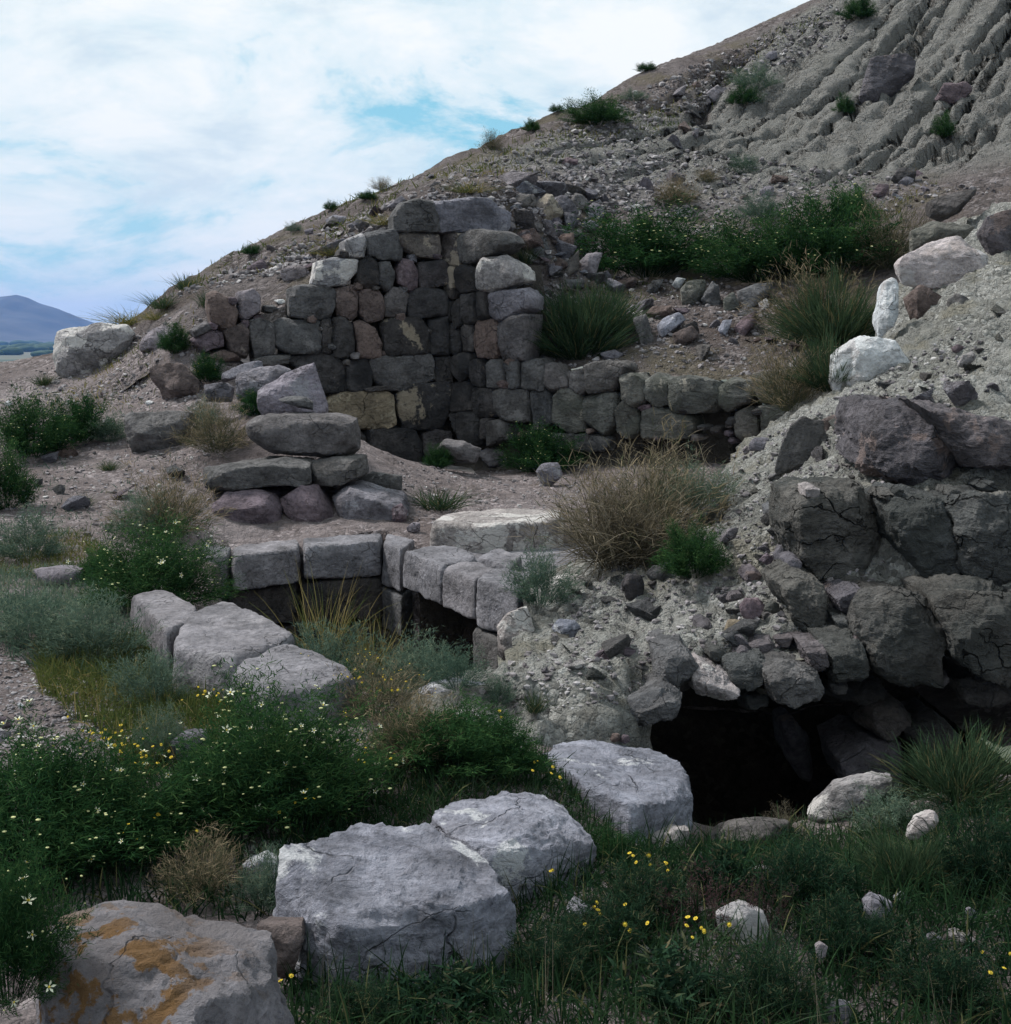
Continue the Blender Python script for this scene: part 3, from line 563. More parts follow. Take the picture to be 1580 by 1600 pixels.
# ------------------------------------------------------------------ the stone-lined pit
pit = empty('tomb_pit', U(560, 960, 9.3) * np.array([1, 1, 0]) + np.array([0, 0, -1.2]), 'sunken stone lined tomb pit with a dark doorway in its right side', 'tomb pit')
def block(top, z, h, mat=BLOCK, parent=pit, name='block', sub=5, taper=.0, amp=.035, p=20, cuts=3):
    s = nseed(); t = np.array([Uz(x, y, z) for x, y in top]); c = t.mean(0); b = t + 0; b[:, 2] -= h; b[:, :2] = c[:2] + (b[:, :2] - c[:2]) * (1 - taper)
    mid = c + (t - c) * 1.0; mid[:, 2] -= h * .12
    top_ = c + (t - c) * .965
    return rock_obj(name, np.concatenate([top_, mid, b]), mat, sub, parent, p=p, amp=amp, cuts=cuts, seed=s)
def stack(top, z, h, lower=(), mat=BLOCK, **k):
    "top block of the lining with the courses below it (step outwards, height, material)"
    block(top, z, h, mat, **k); t = np.array([Uz(x, y, z) for x, y in top]); zz = z - h; pc = np.array([*np.mean(PIT, axis=0), 0])
    for out, hh, mm in lower:
        d = t.mean(0) - pc; d[2] = 0; d /= np.linalg.norm(d); w = t + d * out; c = w.mean(0); w = c + (w - c) * 1.04; w[:, 2] = zz - .012
        b = w + 0; b[:, 2] -= hh; rock_obj('block', np.concatenate([w, b]), mm, 5, pit, p=20, amp=.035, cuts=2, seed=nseed()); zz -= hh + .012
stack([(306,874),(357,867),(364,851),(318,852)], .05, .34, [(.02, .4, GREY)])
stack([(361,869),(470,854),(468,839),(360,852)], .06, .29, [(.10, .33, DARK), (.12, .5, DARK)])  # dark stone on the lower courses paints in the pit's shade
stack([(472,854),(597,845),(600,832),(470,839)], .07, .29, [(.03, .36, DARK), (.08, .5, DARK)])
stack([(596,846),(626,858),(650,842),(606,830)], .06, .36, [(-.03, .34, GREY), (.0, .4, DARK)])
stack([(627,858),(688,884),(745,872),(745,860),(677,848)], .08, .30)
stack([(690,885),(742,903),(790,888),(748,876),(720,876)], .10, .30)
stack([(743,903),(812,922),(838,890),(800,884),(760,888)], .10, .34, [(-.02, .42, GREY), (.03, .3, DARK)])
stack([(744,870),(800,884),(818,868),(778,856)], .13, .2)
stack([(203,924),(252,912),(314,944),(298,968),(258,984)], .28, .55, taper=-.03, cuts=1)
stack([(262,1004),(286,955),(348,924),(394,962),(466,984),(428,1008),(364,1022)], .28, .62, taper=-.03, cuts=1)
stack([(356,1048),(380,1018),(442,994),(524,1016),(566,1046),(474,1074),(396,1076)], .27, .62, taper=-.03, cuts=1)
stack([(232,1000),(268,978),(290,990),(272,1035)], .02, .3)
w = np.array([(*q, .03) for q in NOTCH]); w[[0, 3], :2] += _o * .40; b = w + np.array([0, 0, -.24]); rock_obj('block', np.concatenate([w + (w - w.mean(0)) * .2, b + (b - b.mean(0)) * .2]), BLOCK, 3, pit, p=44, amp=.02, cuts=1, seed=nseed())

# the doorway's passage, lined near-black to paint in its shade
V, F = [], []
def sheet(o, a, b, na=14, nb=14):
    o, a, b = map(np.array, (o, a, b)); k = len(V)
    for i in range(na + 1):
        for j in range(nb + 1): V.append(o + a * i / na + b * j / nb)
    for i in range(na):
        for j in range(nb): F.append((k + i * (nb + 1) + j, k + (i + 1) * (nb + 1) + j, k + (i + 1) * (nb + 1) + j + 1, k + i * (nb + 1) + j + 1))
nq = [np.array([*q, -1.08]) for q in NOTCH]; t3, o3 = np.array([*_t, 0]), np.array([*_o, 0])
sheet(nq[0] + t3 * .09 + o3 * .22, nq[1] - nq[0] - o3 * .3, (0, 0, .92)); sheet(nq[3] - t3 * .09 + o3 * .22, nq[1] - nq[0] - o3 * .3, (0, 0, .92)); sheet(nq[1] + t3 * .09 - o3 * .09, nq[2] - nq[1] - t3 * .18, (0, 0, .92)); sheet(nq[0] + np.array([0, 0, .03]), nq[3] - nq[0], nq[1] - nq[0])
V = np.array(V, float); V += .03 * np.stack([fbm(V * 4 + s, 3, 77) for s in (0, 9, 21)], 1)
place('passage_shade_wall', mesh_np('passage_shade_wall', V - np.array(pit.location), np.array(F), True, mats=[CORE]), pit)

# ------------------------------------------------------------------ broken corbelled wall over the right-hand tomb
tomb = empty('tomb_wall', U(1350, 1085, 6.9), 'broken wall of big rough corbelled blocks over the black tomb mouth at right', 'wall')
for s, Y, m, dp in [('960,215 1010,118 1120,122 1300,200 1400,300 1370,410 1340,500 1200,540 1000,450 930,420', 7.55, SLATE, 1.3), ('1150,98 1350,130 1600,210 1700,330 1600,420 1400,420 1290,260', 7.35, SLATE, 1.2),
    ('490,540 600,500 870,520 940,700 1000,820 920,950 760,970 610,960 530,860 480,700', 7.25, GREEN2, .7), ('960,580 1050,545 1250,580 1290,680 1340,950 1300,1040 1180,1000 1020,780', 7.1, GREEN2, .7), ('1285,600 1430,550 1620,560 1640,1030 1380,1030 1330,900', 7.0, GREEN2, .7),
    ('440,1000 530,930 650,980 690,1180 720,1300 600,1290 520,1200', 6.95, GREEN2, .6), ('700,1050 770,1000 880,1010 870,1080 800,1150 730,1110', 6.95, SLATE, .4), ('860,1090 930,1030 1100,1040 1220,1110 1230,1280 1280,1480 1100,1510 900,1400 830,1250', 6.65, GREEN2, .9),
    ('1245,1090 1400,1060 1640,1070 1700,1300 1600,1500 1400,1440 1290,1340', 6.45, GREEN2, .9), ('700,1140 790,1150 820,1250 770,1290 720,1220', 6.85, GREEN2, .4), ('370,1430 490,1400 640,1450 670,1510 620,1570 420,1575', 6.45, GREY, .5), ('-10,1460 60,1400 270,1490 260,1540 170,1570 30,1530', 6.5, CHALK, .7),
    ('640,1270 830,1255 900,1400 860,1490 700,1470', 6.6, GREEN2, .6), ('180,1390 380,1370 430,1470 300,1520 180,1490', 6.55, GREEN2, .6), ('-170,1345 -20,1325 40,1430 -60,1500 -170,1470', 6.5, GREY, .6), ('560,1300 660,1290 690,1400 600,1420', 6.6, SLATE, .5), ('240,1540 380,1500 400,1600 260,1610', 6.65, GREEN2, .6), ('600,1500 800,1440 1000,1520 900,1580 640,1590', 7.0, DARK, .8), ('1280,1480 1400,1460 1650,1530 1600,1600 1350,1560', 6.8, DARK, .8), ('-290,1580 -120,1500 -30,1560 -90,1640 -250,1700', 6.3, GREY, .6), ('1620,560 1800,600 1800,1000 1650,1030', 7.0, GREEN2, .7), ('1700,1080 1900,1080 1900,1450 1720,1400', 6.5, GREEN2, .9), ('1810,600 2000,620 2000,1010 1830,1020', 7.0, GREEN2, .7), ('1910,1060 2150,1080 2120,1430 1920,1460', 6.5, SLATE, .9), ('1720,230 2050,260 2150,430 1760,560 1700,420', 7.3, SLATE, 1.2), ('2010,600 2250,640 2230,1030 2020,1040', 7.0, GREY, .7), ('2160,1080 2400,1090 2400,1500 2170,1440', 6.5, GREEN2, .9)]:
    slab(P(Z8, s), Y, m, tomb, dp, sub=5, amp=.088, p=110, cuts=12)
rs = np.random.default_rng(3)
for cx, cy, r in [(1268,768,14),(1215,800,16),(1240,880,13),(1385,775,12),(1400,905,14),(1330,915,16),(1345,930,11),(1300,905,12),(1480,925,15),(1455,915,10),(1340,1000,13),(1225,1000,14),(1200,960,12),(1190,1010,16),(1215,1040,14),(1330,1050,12),(1470,1060,14),(1310,1075,15),(1400,770,10),(1490,770,12),(1545,760,11),(1370,900,9),(1250,1055,12),(1175,900,13),(1150,935,15),(1160,1020,12),(1120,1020,14),(1100,980,12)]:
    ph = rs.uniform(0, 6.28); slab([(cx + r * 1.35 * math.cos(ph + a * 1.05) * rs.uniform(.7, 1.15), cy + r * math.sin(ph + a * 1.05) * rs.uniform(.7, 1.1)) for a in range(6)], hit(cx, cy)[1] - .03 if cx < 1230 else (7.25 if cy < 940 else 6.75), [GREEN2, SLATE, GREY, CHALK, GREEN2][rs.integers(5)], tomb, .2, sub=3, amp=.07)
for s, Y, m, dp in [('640,350 690,330 760,420 770,585 720,580 660,480', 7.6, SLATE, .4), ('860,480 1000,420 1150,440 1150,600 900,620', 6.9, SLATE, .6), ('1150,380 1300,330 1400,420 1330,480 1200,470', 6.9, DARK, .5), ('980,260 1100,240 1180,330 1080,420 960,360', 7.0, DARK, .5)]:
    slab(P(ZE, s), Y, m, tomb, dp, sub=3, amp=.06)

# the black chamber behind the mouth: near-black walls and floor, shade put into the colour
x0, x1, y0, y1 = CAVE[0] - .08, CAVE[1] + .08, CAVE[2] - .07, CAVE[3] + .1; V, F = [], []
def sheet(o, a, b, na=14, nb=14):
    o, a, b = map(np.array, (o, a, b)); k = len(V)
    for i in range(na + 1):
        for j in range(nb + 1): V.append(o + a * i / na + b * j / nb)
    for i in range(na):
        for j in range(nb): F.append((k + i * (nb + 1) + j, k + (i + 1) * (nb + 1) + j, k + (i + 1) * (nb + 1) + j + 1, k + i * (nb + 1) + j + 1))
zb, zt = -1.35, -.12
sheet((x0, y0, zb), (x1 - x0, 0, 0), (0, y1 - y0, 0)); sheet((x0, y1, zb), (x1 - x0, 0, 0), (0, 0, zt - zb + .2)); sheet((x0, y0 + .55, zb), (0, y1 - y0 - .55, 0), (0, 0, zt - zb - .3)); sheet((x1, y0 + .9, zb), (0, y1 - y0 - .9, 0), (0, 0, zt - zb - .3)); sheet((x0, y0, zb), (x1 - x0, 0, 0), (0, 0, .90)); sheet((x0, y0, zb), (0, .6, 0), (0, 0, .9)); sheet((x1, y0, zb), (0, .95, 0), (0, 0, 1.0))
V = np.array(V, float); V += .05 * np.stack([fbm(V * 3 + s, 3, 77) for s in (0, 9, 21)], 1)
place('chamber_shade_wall', mesh_np('chamber_shade_wall', V - np.array(tomb.location), np.array(F), True, mats=[CORE]), tomb)
# ------------------------------------------------------------------ boulders and loose stones, each a thing of its own
def boulder(label, z, s, mat, dp=.8, Y=None, sub=3, name='boulder', cat='boulder', amp=.058, p=110, cuts=8, tilt=.14, sink=.10):
    poly = P(z, s); xs = [a for a, _ in poly]; ys = [b for _, b in poly]; w = max(xs) - min(xs); h = max(ys) - min(ys)
    sub = max(sub, 4) if w * h > 2500 else sub
    if Y is None: Y = hit((min(xs) + max(xs)) / 2, max(ys) - .06 * h)[1]
    sd = nseed(); f = np.array([U(x, y, Y) for x, y in poly]); c = f.mean(0); size = max(np.ptp(f[:, 0]), np.ptp(f[:, 2])); d = size * dp
    hz = np.ptp(f[:, 2]); rs = np.random.default_rng(sd); ix = rs.choice(len(f), max(3, len(f) // 2 + 1), False); fi = c + (f[ix] - c) * rs.uniform(.25, .88, (len(ix), 1)); fi[:, 2] -= tilt * hz; fi[:, 1] -= rs.uniform(-.05, .12, len(ix)) * d; low = f[f[:, 2] < c[2]] + np.array([0, d * .3, -sink * hz])
    pts = np.concatenate([fi, f + np.array([0, d * .22, 0]), low, c + (f - c) * .93 + np.array([0, d * .6, 0]), c + (f - c) * .72 + np.array([0, d, 0])])
    return tag(rock_obj(name, pts, mat, sub, None, p=p, amp=amp, cuts=cuts, seed=sd), label, cat)
def boulder3(label, pts, mat, zb, sub=5, amp=.065, p=110, cuts=5, cat='boulder', flare=1.0):
    "boulder from points (px, py, Y); a foot at height zb carries it into the ground"
    f = np.array([U(*q) for q in pts]); c = f.mean(0); ft = f.copy(); ft[:, :2] = c[:2] + (ft[:, :2] - c[:2]) * flare; ft[:, 2] = np.minimum(zb, ft[:, 2] - .02)
    return tag(rock_obj('boulder', np.concatenate([f, ft]), mat, sub, None, p=p, amp=amp, cuts=cuts, seed=nseed(), lo_=.90, hi_=.985), label, cat)

# foreground
boulder3('large lavender boulder with orange lichen at the bottom left corner', [(95,1440,3.25),(152,1421,3.3),(205,1412,3.35),(296,1428,3.33),(318,1449,3.28),(418,1455,3.3),(56,1470,3.15),(120,1500,3.02),(250,1500,3.0),(345,1488,3.08),(432,1470,3.2),(456,1535,3.12),(330,1560,2.93),(440,1610,3.05),(70,1620,2.93),(250,1660,2.82)], LICH, -.25, flare=.97)
boulder('small brown boulder wedged between the lichen boulder and the big chalky one', ZD, '-10,1200 60,1195 185,1205 190,1250 150,1340 130,1420 40,1380', BROWN, .9, 3.62, sub=4)
boulder3('biggest pale lavender boulder with a white chalky top in the foreground grass', [(442,1325,3.95),(506,1304,4.05),(562,1293,4.14),(662,1283,4.2),(690,1296,4.18),(742,1331,4.1),(793,1398,3.92),(434,1400,3.84),(528,1448,3.66),(640,1424,3.72),(735,1414,3.80),(795,1455,3.9),(785,1500,3.86),(468,1484,3.76),(560,1536,3.70),(700,1536,3.76)], LAVW, -.25, amp=.065, flare=.98)
boulder3('flat topped lavender boulder with a dark front behind the biggest one', [(676,1276,4.62),(700,1252,4.76),(780,1243,4.86),(850,1237,4.92),(878,1254,4.86),(905,1284,4.76),(934,1322,4.62),(758,1336,4.32),(820,1296,4.5),(864,1268,4.7),(700,1300,4.5),(780,1394,4.34),(880,1388,4.48),(930,1365,4.58)], LAVW, -.2, flare=.93, amp=.06)
boulder3('grey blue sill block on the left side of the black tomb mouth', [(847,1180,5.7),(866,1163,5.92),(965,1158,6.05),(1033,1177,5.92),(1074,1212,5.66),(1080,1250,5.5),(919,1232,5.26),(985,1262,5.12),(1040,1255,5.3),(1076,1300,5.42)], LAVW, -.55, flare=.92, amp=.05)
boulder('small pale stone half hidden in grass left of the biggest boulder', ZD, '-60,930 30,900 80,930 90,990 -40,1010', LAVW, .9)
boulder('squat lavender stone at the left edge of the big green foreground bush', ZC, '690,430 740,395 830,388 850,430 800,500 720,525', LAV, .9)
boulder('small tilted white stone under the grey sill block', ZE, '-70,930 40,860 120,900 100,990 -20,1010', CHALK, .8, 4.9)
boulder('whitish rubble stone under the right end of the sill block', ZE, '60,850 200,790 270,800 260,880 120,900', CHALK, .7, 5.15)
boulder('pale purple stone standing among red weeds at lower right', ZE, '370,1150 480,1110 580,1140 590,1220 540,1320 480,1330 400,1230', PINK, .7, 3.95, sub=4)
boulder('small brownish stone in the grass right of the biggest boulder', ZD, '1280,1110 1310,1080 1380,1120 1410,1180 1340,1210 1290,1170', LAV, .8)
boulder('low pale stone with yellow flowers at the lower middle', ZE, '0,1310 90,1280 115,1310 60,1370 -10,1370', CHALK, .8)
boulder('flat grey threshold slab in the black tomb mouth', ZE, '330,830 430,790 600,770 680,770 660,810 540,860 400,880', GREY, .5, 5.45)
boulder('long grey slab sloping out of grass at the right of the tomb mouth', ZE, '750,740 870,620 990,590 1110,570 1100,620 940,700 820,770', CHALK, .5, 5.7)
boulder('pale finger shaped stone lying in dark grass at right', ZE, '1160,810 1200,750 1270,712 1290,740 1240,790 1190,830', CHALK, .8, 5.0)
boulder('white stone beside a dark hollow in the lower right grass', ZE, '510,965 560,945 610,960 605,1000 560,1010', CHALK, .8, 4.55)
boulder('small round grey stone alone in the lower right grass', ZE, '775,1270 800,1252 828,1270 820,1305 785,1310', LAV, .9, 3.75)
boulder('broad lavender stone half sunk in the grass at far lower right', ZE, '980,1100 1020,1060 1100,1090 1090,1160 1030,1190 990,1150', LAV, .8)
boulder('white tipped stone behind the broad lavender one at lower right', ZE, '1100,1070 1140,1045 1175,1080 1165,1110 1120,1105', CHALK, .8)
boulder('grey lavender stone in front of the white tipped one at lower right', ZE, '1240,1230 1270,1215 1310,1240 1300,1290 1250,1285', LAV, .8)
boulder('flat pale stone slanting in the grass at lower right', ZE, '1330,1220 1380,1215 1440,1240 1420,1265 1340,1255', CHALK, .8)
boulder('small purple stone at the right border of the picture in grass', ZE, '1390,1130 1420,1105 1450,1130 1430,1160 1400,1155', LAV, .8)
boulder('dim lavender stone at the bottom edge in the lower right grass', ZE, '830,1540 870,1505 930,1510 945,1570 880,1600 835,1590', LAV, .8)
boulder('small pale stone left of the dim one at the bottom edge', ZE, '600,1530 625,1515 645,1535 635,1560 605,1555', LAV, .8)
boulder('lavender stone half covered by clay at the left toe of the bank', Z6, '130,1075 180,1050 280,1040 420,1060 500,1120 480,1200 400,1220 250,1230 160,1160', LAVW, .7, 6.2, sub=4)
# left side
boulder('big square grey boulder with whitish stains left of the ridge grass', Z1, '245,470 255,370 330,352 600,340 642,390 560,520 460,600 340,640 260,600', CHALK, .7, 18.0, sub=4)
boulder('low rounded boulder between the big square one and the rear wall', Z1, '675,440 710,380 800,340 890,370 910,410 870,470 780,475 690,470', LAV, .9, 17.1)
boulder('brown blunt boulder below the rear wall at left', Z1, '725,560 760,535 890,530 970,620 970,700 880,725 800,690 740,620', BROWN, .8)
boulder('trapezoid grey boulder beside the straw coloured weeds at left', Z1, '590,800 620,775 930,770 935,820 880,930 700,980 640,960 610,880', GREY, .8, sub=4)
boulder('tiny white stone on soil under the brown blunt boulder', Z1, '712,722 735,712 757,720 750,738 722,740', PALE, .8, name='stone', cat='stone', sub=2)
boulder('tiny white stone on the far left soil', Z1, '18,728 35,715 58,722 50,742 25,742', PALE, .8, name='stone', cat='stone', sub=2)
boulder('grey peaked boulder under the rear wall, left one of the joined pair', Z2, '255,1210 420,1165 530,1145 600,1180 590,1260 430,1380 270,1350', LAV, .7, 14.1)
boulder('grey peaked boulder under the rear wall, right one of the joined pair', Z2, '400,1310 480,1250 620,1180 740,1135 790,1270 830,1400 790,1450 430,1440 400,1390', LAV, .6, 13.7, sub=4)
boulder('small square block just left of the peaked pair', Z2, '70,1270 200,1255 250,1290 240,1370 80,1365', LAV, .8, 14.3)
boulder('flat pale block behind the small square block', Z2, '170,1200 300,1140 420,1125 430,1170 260,1220 175,1250', LAV, .8, 14.9)
boulder('little dark stone lying on the topmost pier slab', Z2, '525,1362 600,1340 690,1350 740,1380 740,1420 640,1400', GREY, .8, 13.0)
boulder('flat stone among weeds near the left path', Z1, '150,1560 250,1550 380,1560 370,1620 200,1640', LAV, .9)
boulder('small pale stone poking out left of the white flowered bush', Z1, '500,1560 530,1525 590,1515 620,1550 600,1600 520,1600', LAV, .8)
boulder('dark stone at the left border of the stony path', ZC, '-20,320 20,325 45,350 30,365 -20,365', PURP, .8)
boulder('white pebble sized stone on the stony path', ZC, '70,265 80,260 95,272 85,285 72,280', PALE, .8, name='stone', cat='stone', sub=2)
# terrace behind the pit
blk = empty('cracked_slab', Uz(770, 840, 0.0), 'long cracked slab with white and beige crust behind the pit', 'slab')
def prism(top, z, h, mat, parent, **k): return block(top, z, h, mat, parent, name='slab_body', **k)
prism([(662,815),(690,799),(760,791),(888,793),(886,804),(862,812),(775,817)], .27, .5, CHALK, blk, amp=.03, sub=5)
blk2 = empty('half_buried_slab', Uz(690, 770, 0.1), 'half buried flat slab on the terrace floor with grass at its front', 'slab')
prism([(629,743),(634,728),(655,719),(735,726),(760,748),(690,752),(645,752)], .22, .3, GREY, blk2, amp=.03)
boulder('bluish angular stone on the terrace floor below the dark bush', Z6, '625,150 655,115 720,115 735,160 690,200 650,215', LAV, .8)
boulder('brown stone at the foot of the rear wall corner', Z6, '210,60 250,20 330,30 395,60 380,110 290,100', GREY, .8)
boulder('dim stone at the foot of the side wall behind the dark bush', Z6, '380,80 420,55 500,70 510,120 430,130', GREY, .8)
boulder('flat sunken stone between slab pier and half buried slab', Z5, '960,480 1040,440 1190,460 1195,530 1080,550', GREY, .8)
boulder('small stone at the right foot of the pier by the cracked slab', Z5, '1215,710 1250,685 1285,690 1280,730 1225,740', LAV, .8)
boulder('knobbly stone touching the last purple pier boulder', Z5, '1140,620 1190,590 1220,630 1210,690 1150,690', PURP, .8)
# earth bank
boulder('brightest white boulder perched on the bank crest', Z7, '720,945 725,810 780,760 850,715 1030,730 1060,790 1120,890 1000,1000 740,1012', PALE, .8, 10.35, sub=4, tilt=-.12, cuts=3)
boulder('large pinkish white boulder high on the right slope', Z7, '1045,350 1080,310 1240,240 1340,215 1400,260 1500,350 1430,430 1290,440 1200,460 1080,430', PINK, .7, 12.6, sub=4)
boulder('upright white finger of stone left of the brown tilted rock', Z7, '928,680 960,540 975,440 1010,415 1035,430 1040,560 1000,640 945,700', PALE, .7, 11.6)
boulder('brown tilted rock with pale top right of the white finger', Z7, '1078,520 1150,450 1270,530 1230,620 1160,680 1110,610', BROWN, .8, 12.0)
boulder('grey wedge of rock pointing right below the pinkish boulder', Z7, '1290,530 1330,500 1400,540 1512,650 1310,740 1285,680', GREY, .7, 11.6)
boulder('dark greenish rock just above the pinkish white boulder', Z7, '1110,190 1200,140 1330,150 1420,170 1350,230 1200,280 1105,285', GREEN, .7, 13.6)
boulder('jagged rock at the right border above the grey wedge', Z7, '1450,190 1480,110 1600,80 1620,350 1510,310', SLATE, .7, 13.0)
boulder('black shadowed rock jutting from the slope at right', Z7, '1190,40 1300,5 1440,-25 1350,80 1250,130 1195,110', DARK, .8, 15.0)
boulder('dark flat rock at the right border under the wedge', Z7, '1440,935 1580,860 1640,900 1620,975 1470,970', SLATE, .8, 10.2)
boulder('small pale stone right of the white crest boulder', Z7, '1325,855 1350,805 1400,785 1412,815 1370,865', CHALK, .8)
boulder('dark pebble like stone on soil right of the white crest boulder', Z7, '1290,770 1320,750 1355,765 1340,795 1300,800', PURP, .8)
boulder('flat grey slab stuck in the bank below the white crest boulder', Z8, '420,430 440,330 500,205 560,165 660,180 690,300 680,350 560,400', GREY, .4, 8.95, sub=4)
boulder('brown slab end stuck upright right of the flat grey slab', Z8, '655,180 740,140 745,230 690,330 680,260', BROWN, .6, 9.1)
boulder('small stone heap piece below the white crest boulder', Z8, '770,240 800,165 860,170 900,215 860,260 780,265', LAV, .8, 9.0)
boulder('grey stone on the bank crest above the dry bush', Z8, '290,300 320,265 390,270 400,300 350,330 295,325', LAV, .8)
boulder('tiny stone on the bank crest left of the grey one', Z8, '255,325 275,305 300,320 290,345 262,345', LAV, .8, name='stone', cat='stone', sub=2)
boulder('tall grey stone left of the largest tomb wall block', Z8, '385,640 405,565 470,550 490,620 440,675', GREY, .6, 7.95)
boulder('angular pale stone under the tall grey one', Z8, '410,850 450,800 520,810 520,890 450,940', LAV, .8, 7.55)
boulder('purple flake of stone left of the angular pale one', Z8, '340,870 380,835 410,860 405,905', PURP, .8, 7.6)
boulder('lavender shard on clay left of the tall grey stone', Z8, '140,770 190,715 240,710 225,750 170,785', LAV, .6)
boulder('pyramid shaped purple stone in the bank face', Z8, '240,1105 270,1065 340,1060 370,1095 320,1170 280,1165', PURP, .7, 7.2)
boulder('dim stone right beside the pyramid shaped purple one', Z8, '360,1110 400,1070 440,1090 440,1160 380,1165', GREEN, .7, 7.15)
boulder('beige ledge stone under the pyramid shaped purple one', Z8, '165,1240 190,1180 300,1180 390,1200 380,1245 260,1275 180,1275', BEIGE, .6, 7.1)
boulder('flat stone under the right end of the beige ledge', Z8, '290,1300 330,1265 390,1260 395,1310 320,1320', GREY, .6, 7.0)
boulder('square stone above the pale lintel boulder', Z8, '325,1370 345,1335 400,1340 400,1395 340,1400', LAV, .7, 6.8)
boulder('white chip of stone above the chalky lintel', Z8, '92,1365 115,1340 155,1350 150,1375 105,1375', PALE, .7, 6.8, name='stone', cat='stone')
boulder('purple block with a chalk patch in the lower bank face', Z6, '840,990 870,910 980,870 1060,900 1075,1000 1030,1050 930,1040 860,1030', PURP, .6, 6.75, sub=4)
boulder('clay coated stone left of the purple chalk patched block', Z6, '750,1010 780,930 840,920 840,1000 780,1035', BEIGE, .6, 6.8)
boulder('square lavender stone right of the purple chalk patched block', Z6, '1090,920 1130,890 1165,920 1150,960 1110,965', LAV, .7, 6.95)
boulder('dark rounded stone over the upper edge of the tomb mouth', Z6, '1165,985 1200,950 1260,940 1285,985 1260,1040 1200,1060 1175,1030', GREY, .7, 6.7)
boulder('grey bulging stone at the left jamb of the tomb mouth', Z6, '985,1130 1010,1095 1150,1045 1200,1100 1150,1150 1050,1195 990,1190', GREY, .7, 6.3, sub=4, amp=.035)
boulder('pebbly dark clod under the dry straw bush', Z6, '975,620 1000,575 1060,580 1080,630 1050,680 1000,670', DARK, .7)
boulder('flat grey stone tucked under the dry straw bush', Z6, '1080,570 1110,540 1180,550 1195,590 1100,600', GREY, .6)
boulder('pale pointed stone with white crust at the pit end of the bank', Z6, '465,800 500,750 590,710 640,870 620,920 560,950 490,920 470,860', CHALK, .7, 7.75, sub=4)
boulder('pale ledge stone at the top edge of the bank beside the pit grass', Z6, '640,640 660,615 760,580 830,590 820,640 700,670', CHALK, .7, 8.5)
boulder('white crusted stone between the ledge and the pointed stone', Z6, '600,730 640,680 655,690 640,730', CHALK, .7, 8.2, name='stone', cat='stone')
boulder('lavender stone with clay on it in the middle of the bank', Z6, '690,800 720,760 790,770 850,860 840,900 740,850', LAVW, .6, 7.6)
boulder('reddish pebble pair, left stone on the grey sill block', Z6, '930,1255 940,1232 970,1230 975,1255 950,1268', BROWN, .8, 6.0, name='stone', cat='stone', sub=2)
boulder('reddish pebble pair, right stone on the grey sill block', Z6, '972,1260 985,1235 1010,1240 1015,1260 990,1270', PURP, .8, 6.0, name='stone', cat='stone', sub=2)
boulder('lavender boulder on the right of the bank above pyramid stone', Z6, '1465,710 1490,675 1545,680 1570,710 1530,770 1480,745', PURP, .7)
# rubble beside the wall corner
for lab, s, m in [('cream faced boulder leaning above the top right of the rear wall', '870,240 900,180 1000,80 1040,90 1115,200 1050,265 960,250', PLAST2), ('dark boulder left of the cream faced one', '785,130 830,85 930,85 945,150 890,185 800,175', GREY), ('dark pyramid boulder right of the cream faced one', '1130,185 1180,80 1225,85 1260,140 1240,190 1160,192', GREY),
    ('lavender stone at the top right end of the rubble by the wall', '1250,175 1290,145 1340,150 1372,210 1310,252', LAV), ('brownish block in mid rubble slope', '1040,400 1100,340 1180,320 1170,430 1100,460', BROWN), ('sharp grey stone leaning left of the pale round one', '1065,590 1120,520 1205,430 1205,540 1130,602', GREY),
    ('pale round stone partly under the left flowering bush', '1208,510 1260,450 1350,450 1300,620 1222,605', LAV), ('low brown stone below the sharp grey one', '1060,660 1110,615 1240,620 1240,665 1100,680', GREY), ('long grey stone slanting down the rubble', '945,370 1000,350 1040,480 1000,505 960,430', GREY), ('small dark stone under the cream faced boulder', '890,300 930,262 985,275 975,320 920,335', GREY),
    ('broad flat stone in the middle of the rubble', '1200,270 1290,250 1340,280 1280,330 1200,330', LAV), ('grey stone resting right of the top wall stone', '780,200 830,190 850,240 830,280 790,260', GREY), ('white flake on the top course of the side wall', '695,455 740,440 800,460 780,475 710,475', PALE), ('lavender stone low in the rubble beside the broom tuft', '870,640 920,625 985,660 960,700 890,690', LAV),
    ('pale ribbed stone by the tip of the broom tuft', '940,760 970,700 1020,710 1020,780 970,800', LAV), ('small stone beneath the long grey slanting one', '820,320 880,330 950,350 950,400 860,380', PURP), ('tan stone below the green flowering bush at its left', '1420,650 1500,610 1560,600 1560,650 1450,680', BROWN)]:
    boulder(lab, Z3, s, m, .9)
